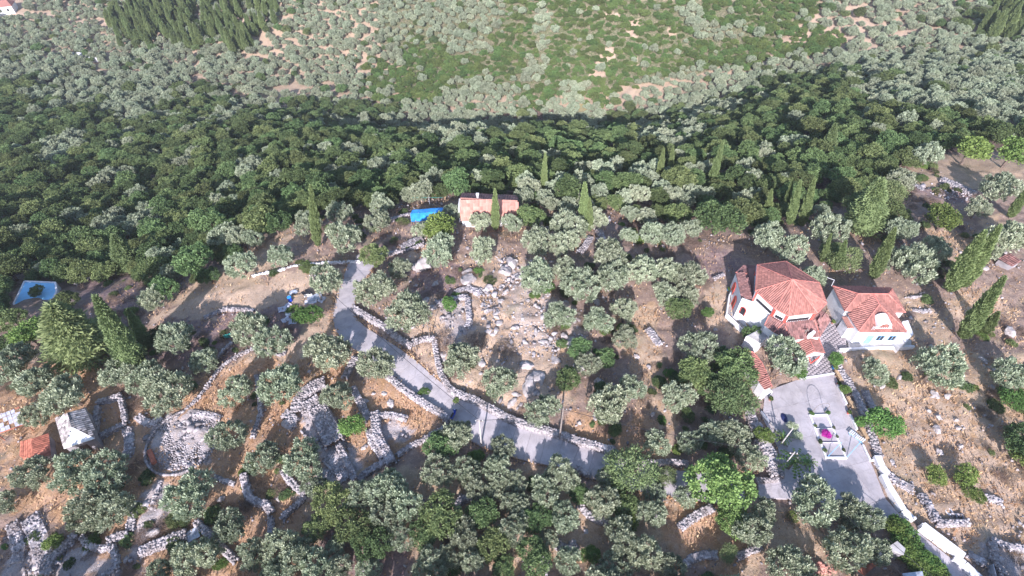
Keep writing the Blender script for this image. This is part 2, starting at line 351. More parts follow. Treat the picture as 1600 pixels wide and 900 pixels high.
# ================================================================== GROUND
def lanes_poly(pts, widths):
    """centre line through photo points -> smooth left/right edge points on the terrain"""
    P = [G(*p) for p in pts]; n = len(P); out = []
    t = np.arange(n); seg = []
    X = np.array([p.x for p in P]); Y = np.array([p.y for p in P]); W_ = np.array(widths, float)
    L = np.r_[0, np.cumsum(np.hypot(np.diff(X), np.diff(Y)))]
    m = max(2, int(L[-1]/.5)); s = np.linspace(0, L[-1], m)
    x = np.interp(s, L, X); y = np.interp(s, L, Y); w_ = np.interp(s, L, W_)
    ker = np.hanning(13); ker /= ker.sum()
    def sm(a):
        b = np.r_[2*a[0]-a[6:0:-1], a, 2*a[-1]-a[-2:-8:-1]]; return np.convolve(b, ker, 'valid')
    x, y, w_ = sm(x), sm(y), sm(w_)
    tx, ty = np.gradient(x), np.gradient(y); l = np.hypot(tx, ty); tx /= l; ty /= l
    return s, x, y, w_, -ty, tx
ROAD_PX = [(567,408),(560,424),(549,440),(542,458),(538,476),(536,495),(541,508),(551,520),(570,534),(593,547),(630,573),(667,608),(709,636),(752,667),(808,685),(845,696),(880,706),(922,724),(975,741),(1037,753),(1090,760),(1140,766),(1190,770)]
ROAD_W = [5.0,4.0,3.2,3.1,3.0,3.2,3.5,3.6,3.7,3.6,3.6,3.6,3.6,4.9,5.2,4.7,4.2,3.6,3.4,3.4,3.4,3.8,4.6]
RS, RX, RY, RW, RNX, RNY = lanes_poly(ROAD_PX, ROAD_W)
PLAZA_PX = [(1196,612),(1250,592),(1304,584),(1318,620),(1340,680),(1363,728),(1384,780),(1426,825),(1480,868),(1528,905),(1600,960),(1530,960),(1450,885),(1395,830),(1330,792),(1250,780),(1186,778),(1184,748),(1222,744),(1216,700),(1191,652)]
PLAZA = [(p.x, p.y) for p in (G(*q) for q in PLAZA_PX)]
COURT_PX = [(1250,592),(1304,584),(1297,562),(1325,543),(1312,505),(1290,495),(1262,535),(1240,556)]
COURT = [(p.x, p.y) for p in (G(*q) for q in COURT_PX)]
def paved_mask(x, y):
    m = np.zeros(x.shape)
    for k in range(0, len(RX), 2):
        d = np.hypot(x-RX[k], y-RY[k]); m = np.maximum(m, np.clip((RW[k]/2+.25-d)/.3, 0, 1))
    for P in (PLAZA, COURT):
        m = np.maximum(m, inpoly(x, y, P).astype(float))
    return m
def axis(a, b, step, lo, hi, g=1.12, big=40):
    c = list(np.arange(a, b+1e-6, step)); s = step; v = c[-1]
    while v < hi: s = min(s*g, big); v += s; c.append(v)
    s = step; v = c[0]; pre = []
    while v > lo: s = min(s*g, big); v -= s; pre.append(v)
    return np.array(pre[::-1]+c)
gx = axis(-75, 100, .5, -1500, 1500); gy = np.concatenate([axis(8, 92, .45, -900, 92)[:-1] if False else axis(8, 92, .45, -900, 91.9), np.arange(93, 320, 1.3), axis(322, 330, 3, 322, 1800)[0:]])
gy = np.unique(gy)
GXX, GYY = np.meshgrid(gx, gy); fx_, fy_ = GXX.ravel(), GYY.ravel()
gz = Hn(fx_, fy_)
far = np.hypot(fx_, fy_-100)
gz = gz + np.clip((far-430)/1000, 0, 1)*60*(vnoise(fx_, fy_, 260, 8)-.2)       # distant hills
pm = paved_mask(fx_, fy_)
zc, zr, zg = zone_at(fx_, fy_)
rough = (vnoise(fx_, fy_, 3.1, 21)-.5)*.55 + (vnoise(fx_, fy_, 1.1, 22)-.5)*.28*(1+2*zr) + (vnoise(fx_, fy_, .6, 23)-.5)*.3*zr
gz = gz + rough*(1-pm) - .35*pm
nx_, ny_ = len(gx), len(gy)
ii = np.arange(nx_*ny_).reshape(ny_, nx_)
F = np.stack([ii[:-1, :-1], ii[:-1, 1:], ii[1:, 1:], ii[1:, :-1]], -1).reshape(-1, 4)
me = npmesh('ground', np.c_[fx_, fy_, gz], F, [], smooth=True)
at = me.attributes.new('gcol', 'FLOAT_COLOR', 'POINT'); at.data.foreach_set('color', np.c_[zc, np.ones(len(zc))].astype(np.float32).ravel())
at = me.attributes.new('rocky', 'FLOAT', 'POINT'); at.data.foreach_set('value', zr.astype(np.float32))
at = me.attributes.new('grassy', 'FLOAT', 'POINT'); at.data.foreach_set('value', zg.astype(np.float32))
gm = bpy.data.materials.new('dry_ground'); gm.use_nodes = True; n = gm.node_tree.nodes; L = gm.node_tree.links; bs = n['Principled BSDF']
bs.inputs['Roughness'].default_value = .95; bs.inputs['Specular IOR Level'].default_value = .15
def nd(t, **k):
    x = n.new(t)
    for a, b in k.items(): setattr(x, a, b)
    return x
geo = nd('ShaderNodeNewGeometry'); P_ = geo.outputs['Position']
def noise(sc, det=5, rough=.6):
    x = nd('ShaderNodeTexNoise'); x.inputs['Scale'].default_value = sc; x.inputs['Detail'].default_value = det; x.inputs['Roughness'].default_value = rough; L.new(P_, x.inputs['Vector']); return x.outputs[0]
def rng(src, a, b, c=0, d=1):
    x = nd('ShaderNodeMapRange'); x.inputs[1].default_value = a; x.inputs[2].default_value = b; x.inputs[3].default_value = c; x.inputs[4].default_value = d; L.new(src, x.inputs[0]); return x.outputs[0]
def mixc(fac, a, b, mode='MIX'):
    x = nd('ShaderNodeMix', data_type='RGBA', blend_type=mode)
    if isinstance(fac, float): x.inputs[0].default_value = fac
    else: L.new(fac, x.inputs[0])
    for k, s_ in ((6, a), (7, b)):
        if isinstance(s_, tuple): x.inputs[k].default_value = (*s_, 1)
        else: L.new(s_, x.inputs[k])
    return x.outputs[2]
def math_(op, a, b):
    x = nd('ShaderNodeMath', operation=op)
    for k, s_ in ((0, a), (1, b)):
        if isinstance(s_, float): x.inputs[k].default_value = s_
        else: L.new(s_, x.inputs[k])
    return x.outputs[0]
gc = nd('ShaderNodeAttribute'); gc.attribute_name = 'gcol'
rk = nd('ShaderNodeAttribute'); rk.attribute_name = 'rocky'
ga = nd('ShaderNodeAttribute'); ga.attribute_name = 'grassy'
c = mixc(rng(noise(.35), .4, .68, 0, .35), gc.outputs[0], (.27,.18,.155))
c = mixc(rng(noise(1.6, 6), .45, .7, 0, .5), c, (.60,.45,.35))
c = mixc(math_('MULTIPLY', rng(noise(.9, 4), .5, .65, 0, .8), ga.outputs['Fac']), c, (.46,.28,.14))
c = mixc(rng(noise(6, 5, .75), .4, .75, 0, .55), c, (.12,.085,.08))
c = mixc(rng(noise(.22, 4), .58, .72, 0, .5), c, (.13,.14,.075))
vo = nd('ShaderNodeTexVoronoi'); vo.inputs['Scale'].default_value = 2.2; L.new(P_, vo.inputs['Vector'])
vo2 = nd('ShaderNodeTexVoronoi'); vo2.inputs['Scale'].default_value = 5.5; L.new(P_, vo2.inputs['Vector'])
thr = rng(rk.outputs['Fac'], 0, 1, .02, .55)
pat = math_('MULTIPLY', rng(noise(.8, 5), .35, .7, 0, 1), thr)
st1 = rng(math_('SUBTRACT', vo.outputs['Distance'], pat), -.06, .02, 1, 0)
st2 = rng(math_('SUBTRACT', vo2.outputs['Distance'], math_('MULTIPLY', pat, .85)), -.06, .04, 1, 0)
st = math_('MAXIMUM', st1, st2)
rc = mixc(rng(noise(4, 5), .3, .7), (.60,.56,.56), (.36,.33,.34))
c = mixc(st, c, rc)
L.new(c, bs.inputs['Base Color'])
hh = math_('ADD', math_('MULTIPLY', st, .35), math_('MULTIPLY', noise(5, 8, .75), .8))
bp = nd('ShaderNodeBump'); bp.inputs['Strength'].default_value = 1.0; bp.inputs['Distance'].default_value = .22; L.new(hh, bp.inputs['Height']); L.new(bp.outputs[0], bs.inputs['Normal'])
me.materials.append(gm)
ground = bpy.data.objects.new('ground', me); COL.objects.link(ground); tag(ground, kind='structure')

# ================================================================== ROAD, PLAZA, COURT
road = empty('road', (0, 0, 0), kind='structure')
def ZR(x, y): return Hz(x, y)
def slab(pts, thick, name, parent, m, org=None):
    """a slab with its top following the ground under each corner"""
    top = [Vector((x, y, ZR(x, y)+.03)) for x, y in pts]; k = len(top)
    cx = sum(top, Vector())/k; mb = MB(cx)
    mb.face(top, 0); mb.face([p-Vector((0, 0, thick)) for p in top][::-1], 0)
    for i in range(k): mb.face([top[i]-Vector((0, 0, thick)), top[(i+1) % k]-Vector((0, 0, thick)), top[(i+1) % k], top[i]], 0)
    return mb.build(name, m, parent)
i = 0
while i < len(RX)-5:
    j = min(i+4, len(RX)-1)                    # 2 m slabs with a thin joint
    def edge(k, sg, sh=0.0):
        return (RX[k]+sg*RNX[k]*RW[k]/2+sh*RNY[k], RY[k]+sg*RNY[k]*RW[k]/2-sh*RNX[k])
    sh = .012
    pts = [edge(i, -1, sh), edge((i+j)//2, -1), edge(j, -1, -sh), edge(j, 1, -sh), edge((i+j)//2, 1), edge(i, 1, sh)]
    slab(pts, .3, 'road_slab', road, M_CONC); i = j
plaza = empty('plaza', (0, 0, 0), kind='structure')
def clip(poly, a, b, c_):
    """keep the side a*x+b*y<=c"""
    out = []; n_ = len(poly)
    for k in range(n_):
        p, q = poly[k], poly[(k+1) % n_]; dp = a*p[0]+b*p[1]-c_; dq = a*q[0]+b*q[1]-c_
        if dp <= 0: out.append(p)
        if (dp < 0) != (dq < 0) and abs(dp-dq) > 1e-9:
            t = dp/(dp-dq); out.append((p[0]+(q[0]-p[0])*t, p[1]+(q[1]-p[1])*t))
    return out
bpy.context.view_layer.update()
# cut the plaza concrete into bays (triangulated first, so that clipping stays simple)
from mathutils.geometry import tessellate_polygon
def bays(poly, name, parent, m, step, thick, ang=0.0, lift=.03):
    """one object per bay: cells of a turned grid cut by the outline"""
    cs, sn = math.cos(ang), math.sin(ang)
    rot = [(cs*x+sn*y, -sn*x+cs*y) for x, y in poly]
    tris = tessellate_polygon([[Vector((*p, 0)) for p in rot]])
    xs = [p[0] for p in rot]; ys = [p[1] for p in rot]
    for a in np.arange(min(xs), max(xs), step[0]):
        for b in np.arange(min(ys), max(ys), step[1]):
            mb = MB((cs*(a+step[0]/2)-sn*(b+step[1]/2), sn*(a+step[0]/2)+cs*(b+step[1]/2), 0)); g = .01
            for t in tris:
                q = [rot[k] for k in t]
                q = clip(q, 1, 0, a+step[0]-g); q = clip(q, -1, 0, -(a+g)) if q else q
                q = clip(q, 0, 1, b+step[1]-g) if q else q; q = clip(q, 0, -1, -(b+g)) if q else q
                if len(q) < 3: continue
                w3 = [(cs*x-sn*y, sn*x+cs*y) for x, y in q]
                ar = sum(w3[k][0]*w3[(k+1) % len(w3)][1]-w3[(k+1) % len(w3)][0]*w3[k][1] for k in range(len(w3)))
                if abs(ar) < .02: continue
                if ar < 0: w3.reverse()
                mb.face([(x, y, ZR(x, y)+lift) for x, y in w3])
                for k in range(len(w3)):
                    (x1, y1), (x2, y2) = w3[k], w3[(k+1) % len(w3)]
                    mb.face([(x1, y1, ZR(x1, y1)+lift-thick), (x2, y2, ZR(x2, y2)+lift-thick), (x2, y2, ZR(x2, y2)+lift), (x1, y1, ZR(x1, y1)+lift)])
            if mb.f: mb.build(name, m, parent)
bays(PLAZA, 'concrete_bay', plaza, M_CONC, (6.5, 4.6), .3, ang=R(14), lift=.022)
court = empty('courtyard', (0, 0, 0), kind='structure')
# small pavers: too small to tell apart, joined
def pavers(poly, parent, m, sx, sy, ang):
    cs, sn = math.cos(ang), math.sin(ang); xs = [p[0] for p in poly]; ys = [p[1] for p in poly]
    cx, cy = np.mean(xs), np.mean(ys); A, B = np.meshgrid(np.arange(-16, 16, sx), np.arange(-16, 16, sy)); A = A.copy(); A[1::2] += sx/2
    X = cx+cs*A.ravel()-sn*B.ravel(); Y = cy+sn*A.ravel()+cs*B.ravel(); k = inpoly(X, Y, poly); X, Y = X[k], Y[k]
    me = stones_mesh('paver', np.c_[X, Y, Hn(X, Y)+np.zeros(len(X))], np.tile([sx*1.16, sy*1.16, .12], (len(X), 1)), np.full(len(X), ang), m, jit=.004, tilt=.0)
    return tag(child('paver', me, parent), kind='stuff')
mb = MB((0, 0, 0)); mb.face([(x, y, ZR(x, y)-.0) for x, y in reversed(COURT)]); mb.build('bedding', M_CONC2, court)
pavers(COURT, court, M_PAVER, .46, .46, R(35))

# threshing floor of set stones
TF = G(287, 690)
tf = empty('threshing_floor', TF, kind='structure')
RT = 4.4
pts = []; cand = [(RT*math.sqrt(random.random()), random.uniform(0, 6.283)) for _ in range(14000)]
for rr, t in cand:
    q = (rr*math.cos(t), rr*math.sin(t))
    if all((q[0]-w0[0])**2+(q[1]-w0[1])**2 > .040 for w0 in pts[-1400:]): pts.append(q)
pts = np.array(pts); pts = pts[vnoise(pts[:, 0]+50, pts[:, 1]+50, 1.7, 31) < .74]
C3 = np.c_[pts, Hn(TF.x+pts[:, 0], TF.y+pts[:, 1])-TF.z-.02+RNG.uniform(-.02, .03, len(pts))]
tag(child('paving_stone', stones_mesh('paving_stone', C3, RNG.uniform([.18, .16, .25], [.34, .28, .3], (len(pts), 3)), RNG.uniform(0, 6, len(pts)), M_STONE), tf), kind='stuff')
k = 70; t = np.linspace(R(110), R(300), k); C3 = []
for lay in range(2):
    C3 += [(RT*1.02*math.cos(a+lay*.02), RT*1.02*math.sin(a+lay*.02), .1+lay*.17+Hz(TF.x+RT*math.cos(a), TF.y+RT*math.sin(a))-TF.z) for a in t]
tag(child('rim_stone', stones_mesh('rim_stone', C3, RNG.uniform([.22, .22, .15], [.4, .36, .22], (len(C3), 3)), np.tile(t, 2), M_STONE), tf), kind='stuff')
# ================================================================== FOLIAGE
def leaf_mat(name, c1, c2, var=.25, hue=0.0, top=None):
    m = bpy.data.materials.new(name); m.use_nodes = True; n = m.node_tree.nodes; L = m.node_tree.links; bs = n['Principled BSDF']
    bs.inputs['Roughness'].default_value = .65; bs.inputs['Specular IOR Level'].default_value = .25
    at = n.new('ShaderNodeAttribute'); at.attribute_name = 'rnd'
    oi = n.new('ShaderNodeObjectInfo')
    mx = n.new('ShaderNodeMix'); mx.data_type = 'RGBA'; mx.inputs[6].default_value = (*c1, 1); mx.inputs[7].default_value = (*c2, 1); L.new(at.outputs['Fac'], mx.inputs[0])
    hs = n.new('ShaderNodeHueSaturation'); L.new(mx.outputs[2], hs.inputs['Color'])
    r1 = n.new('ShaderNodeMapRange'); r1.inputs[3].default_value = 1-var; r1.inputs[4].default_value = 1+var; L.new(oi.outputs['Random'], r1.inputs[0]); L.new(r1.outputs[0], hs.inputs['Value'])
    ml = n.new('ShaderNodeMath'); ml.operation = 'MULTIPLY'; ml.inputs[1].default_value = 7.31; L.new(oi.outputs['Random'], ml.inputs[0])
    fr = n.new('ShaderNodeMath'); fr.operation = 'FRACT'; L.new(ml.outputs[0], fr.inputs[0])
    r2 = n.new('ShaderNodeMapRange'); r2.inputs[3].default_value = .5-hue; r2.inputs[4].default_value = .5+hue; L.new(fr.outputs[0], r2.inputs[0]); L.new(r2.outputs[0], hs.inputs['Hue'])
    L.new(hs.outputs[0], bs.inputs['Base Color'])
    tr = n.new('ShaderNodeBsdfTranslucent'); L.new(hs.outputs[0], tr.inputs[0]); ms = n.new('ShaderNodeMixShader'); ms.inputs[0].default_value = .15
    L.new(bs.outputs[0], ms.inputs[1]); L.new(tr.outputs[0], ms.inputs[2]); L.new(ms.outputs[0], n['Material Output'].inputs[0]); MATS[name] = m; return m
LM = dict(olive=leaf_mat('olive_leaf', (.125,.165,.09), (.54,.585,.42), .17, .02),
          oak=leaf_mat('oak_leaf', (.035,.062,.022), (.20,.265,.105), .35, .03),
          bright=leaf_mat('fresh_leaf', (.07,.13,.03), (.20,.30,.085), .25, .03),
          cypress=leaf_mat('cypress_leaf', (.12,.165,.06), (.30,.375,.165), .15, .01),
          airy=leaf_mat('pine_leaf', (.09,.13,.05), (.25,.31,.14), .2, .02),
          lime=leaf_mat('lime_leaf', (.11,.18,.05), (.30,.42,.14), .1, .01),
          scrub=leaf_mat('scrub_leaf', (.05,.085,.025), (.20,.28,.09), .25, .025),
          dry=leaf_mat('dry_twig', (.14,.10,.085), (.30,.22,.17), .3, .02))
def ico(sub=2):
    bm = __import__('bmesh').new(); __import__('bmesh').ops.create_icosphere(bm, subdivisions=sub, radius=1.0)
    V = np.array([v.co[:] for v in bm.verts]); F = np.array([[v.index for v in f.verts] for f in bm.faces]); bm.free(); return V, F
IV, IF = ico(2); IV3, IF3 = ico(3)
def leaves(C, Dr, ln, wd, nrm_j=.6):
    """quads: root C, direction Dr (unit), length, width -> V, F"""
    n = len(C); rv = RNG.normal(size=(n, 3)); side = np.cross(Dr, rv); side /= np.linalg.norm(side, axis=1)[:, None]+1e-9
    ln = ln[:, None]; wd = wd[:, None]
    tip = C+Dr*ln; mid = C+Dr*ln*.5
    V = np.stack([C, mid+side*wd/2, tip, mid-side*wd/2], 1).reshape(-1, 3)
    return V, np.arange(4*n).reshape(-1, 4)
def unit(a): return a/(np.linalg.norm(a, axis=1)[:, None]+1e-9)
def crown(name, kind, seed, lod=1.0):
    """unit crown: radius about 1 round (0,0,0); cypress: height 1 from z=0"""
    global RNG; RNG = np.random.default_rng(seed)
    parts = []
    if kind in ('olive', 'oak', 'bright', 'airy', 'dry'):
        ncl, cr, per, ll, lw, flat, core = dict(olive=(40, .205, 125, .145, .06, 1.0, .30), oak=(46, .21, 120, .08, .075, .9, .36), bright=(40, .24, 90, .11, .09, .85, .4),
                                          airy=(60, .25, 70, .13, .045, .78, .30), dry=(34, .3, 50, .16, .022, .6, 0))[kind]
        # lobed envelope: 4 to 7 large lobes, then clumps scattered over them
        nl = 4+seed % 4; la = RNG.uniform(0, 6.28, nl); lobes = np.c_[np.cos(la)*RNG.uniform(.3, .52, nl), np.sin(la)*RNG.uniform(.3, .52, nl), RNG.uniform(-.1, .32, nl)]
        lobes = np.r_[lobes, [[0, 0, .2]]]; lr = np.r_[RNG.uniform(.42, .6, nl), .55]
        C = []; sep = cr*(1.7 if kind in ('olive', 'oak', 'bright') else 1.1); tries = 0
        while len(C) < ncl:
            tries += 1; sep = sep*.92 if tries % 300 == 0 else sep
            k = RNG.integers(len(lobes)); d = unit(RNG.normal(size=(1, 3)))[0]; d[2] = abs(d[2])*1.1-.42 ; d /= np.linalg.norm(d)
            p = lobes[k]+d*lr[k]*RNG.uniform(.82, 1.08)
            if p[2] < -.6: continue
            ins = ((np.linalg.norm((p-lobes)/lr[:, None], axis=1)) < .72).any()
            if ins: continue
            if C and min(np.linalg.norm(p-c0_) for c0_ in C) < sep: continue
            C.append(p)
        C = np.array(C); C[:, 2] *= flat; CR = cr*RNG.uniform(.75, 1.15, ncl); tone = RNG.uniform(-.22, .22, ncl)
        n = per*ncl if lod >= 1 else int(per*ncl*lod)
        w_ = CR**2; k = RNG.choice(ncl, n, p=w_/w_.sum())
        d = unit(RNG.normal(size=(n, 3))+np.array([0, 0, .35])); rad = CR[k]*RNG.uniform(.3, .95, n)
        pos = C[k]+d*rad[:, None]*([.8, .8, 1.25] if kind == 'olive' else [1, 1, .85])
        up = {'olive': 1.3, 'oak': .15, 'bright': .3, 'airy': .6, 'dry': .5}[kind]
        dr = unit(d*.8+np.array([0, 0, up])+RNG.normal(size=(n, 3))*(.38 if kind == 'olive' else .55))
        s_ = 1/np.sqrt(min(lod, 1.0))
        V, F = leaves(pos, dr, ll*s_*RNG.uniform(.6, 1.4, n), lw*s_*RNG.uniform(.7, 1.3, n))
        rn = np.clip(RNG.normal(.55, .2, n)+tone[k], 0, 1)
        parts.append((V, F, rn))
        if core:
            V = IV*core*np.array([1, 1, flat])*(1+RNG.uniform(-.12, .12, (len(IV), 1))) + [0, 0, .02]
            F = np.c_[IF, IF[:, 2]]
            parts.append((V, IF, np.full(len(IF), .4)))
    elif kind in ('cypress', 'conifer'):
        n = int(5200*lod); wdt = .12 if kind == 'cypress' else .27
        t = RNG.random(n)**.85
        def prof(t): return (np.sin(np.pi*np.clip(t, 0, 1)**.62)**.75)*(1-.25*t) if kind == 'cypress' else np.clip(np.minimum(t*7+.25, 1)*(1-t)**.75*1.15, 0, 1)
        a = RNG.uniform(0, 6.28, n); lump = 1+.14*np.sin(a*5+t*23)+.10*np.sin(a*3-t*37+2)
        r = wdt*prof(t)*lump*RNG.uniform(.72, 1.02, n)
        pos = np.c_[r*np.cos(a), r*np.sin(a), .03+t*.93]
        up = 1.6 if kind == 'cypress' else .25
        dr = unit(np.c_[np.cos(a), np.sin(a), np.full(n, up)]+RNG.normal(size=(n, 3))*(.3 if kind == 'cypress' else .45))
        s_ = 1/np.sqrt(min(lod, 1.0))
        V, F = leaves(pos, dr, (.040 if kind == 'cypress' else .05)*s_*RNG.uniform(.6, 1.4, n), (.016 if kind == 'cypress' else .018)*s_*RNG.uniform(.7, 1.3, n))
        parts.append((V, F, np.clip(RNG.normal(.5, .22, n), 0, 1)))
        m_ = 9; rings = np.linspace(0.02, .94, 14); VV = []; 
        for z in rings:
            for q in range(m_): aa = 2*math.pi*q/m_; rr_ = wdt*.78*float(prof(np.array([max(z-.03, 0)]))[0]); VV.append((rr_*math.cos(aa), rr_*math.sin(aa), z))
        FF = [(i_*m_+q, i_*m_+(q+1) % m_, (i_+1)*m_+(q+1) % m_, (i_+1)*m_+q) for i_ in range(13) for q in range(m_)]
        parts.append((np.array(VV), np.array(FF), np.full(len(FF), .4)))
    Vs, Fs, Rs, o = [], [], [], 0
    for V, F, r in parts:
        if F.shape[1] == 3: F = np.c_[F, F[:, 2]]  # handled below
        Vs.append(V); Fs.append(F+o); Rs.append(r); o += len(V)
    V = np.concatenate(Vs); F = np.concatenate(Fs); r = np.concatenate(Rs)
    me = bpy.data.meshes.new(name); faces = [tuple(f) if f[2] != f[3] else tuple(f[:3]) for f in F.tolist()]
    me.from_pydata(V.tolist(), [], faces)
    mk = {'conifer': 'airy'}.get(kind, kind); me.materials.append(LM[mk])
    a_ = me.attributes.new('rnd', 'FLOAT', 'FACE'); a_.data.foreach_set('value', r.astype(np.float32)); me.update(); return me
CROWN = {k: [crown(k+'_crown', k, 100+i*13+len(k)) for i in range(n)] for k, n in (('olive', 8), ('oak', 6), ('bright', 3), ('airy', 3), ('dry', 3), ('cypress', 4), ('conifer', 3))}
def trunk_mesh(seed, h0=.0, kind='olive'):
    """unit trunk: base at z=0, forks to z=1"""
    rs = random.Random(seed); mb = MB()
    def limb(p, q, r0, r1, d):
        mb.bar(p, q, r0, r1, 5)
        if d:
            for _ in range(3):
                v = Vector((rs.uniform(-1, 1), rs.uniform(-1, 1), rs.uniform(.5, 1.1))).normalized()*rs.uniform(.3, .5)
                limb(q, Vector(q)+v, r1*.9, r1*.4, d-1)
    limb((0, 0, -.15), (rs.uniform(-.07, .07), rs.uniform(-.07, .07), .42), .11, .075, 2)
    return mb.mesh('trunk', M_BARK)
TRUNK = [trunk_mesh(i) for i in range(4)]
mbp = MB(); mbp.bar((0, 0, -.1), (0, 0, 1), .05, .02, 6); POLET = mbp.mesh('trunk', M_BARK)
PLANTED = []       # (x, y, radius) of what already stands
def tree(kind, base, rad, h=None, name=None, label=None, cat=None, group=None, var=None, sq=None, parts=True):
    """rad: crown radius in metres; h: total height"""
    i = random.randrange(len(CROWN[kind])) if var is None else var
    rz = random.uniform(0, 6.28)
    t = empty(name, base, label, cat, group, rz=rz)
    if kind in ('cypress', 'conifer'):
        c_ = child('crown', CROWN[kind][i], t, (0, 0, .25)); w0 = .12 if kind == 'cypress' else .27
        c_.scale = (rad/w0, rad/w0, h-.25)
        tr = child('trunk', POLET, t); tr.scale = (rad*2, rad*2, h*.5)
    else:
        h = h or rad*1.75; vs = rad*(.92 if sq is None else sq)
        c_ = child('crown', CROWN[kind][i], t, (0, 0, h-vs*.85)); c_.scale = (rad, rad*random.uniform(.9, 1.08), vs)
        tr = child('trunk', random.choice(TRUNK), t); tr.scale = (rad*.9, rad*.9, (h-vs*.5))
    PLANTED.append((base[0], base[1], rad)); return t
def tree_px(kind, cx, cy, d, name, label, cat, group, **kw):
    """a tree whose crown is seen centred at (cx, cy), d pixels wide"""
    g = G(cx, cy); rad = 0
    for _ in range(3):
        dep = project(g.x, g.y, g.z+rad)[2]; rad = d*dep/FPX/2*.97
        hc = rad*(1.05 if kind != 'dry' else .5); g = G(cx, cy, hc)
    return tree(kind, (g.x, g.y, g.z-.05), rad, name=name, label=label, cat=cat, group=group, **kw)
def cyp_px(bx, by, tx, ty, wpx, label, kind='cypress', group=None, name='cypress_tree', cat='cypress'):
    g = G(bx, by); h = 1.0
    while project(g.x, g.y, g.z+h)[1] > ty and h < 30: h += .15
    h *= 1.2
    dep = project(g.x, g.y, g.z+h/2)[2]
    t = tree(kind, (g.x, g.y, g.z-.1), wpx*dep/FPX/2*(.76 if kind == 'cypress' else .9), h, name, label, cat, group)
    # natural lean towards where the tip is seen
    want = PZ(tx, ty, g.z+h); lean = max(-.16, min(.16, (want.x-g.x)/h)); t.rotation_euler = (0, 0, 0)
    m_ = Matrix.Rotation(lean, 4, 'Y'); t.rotation_euler = m_.to_euler(); return t
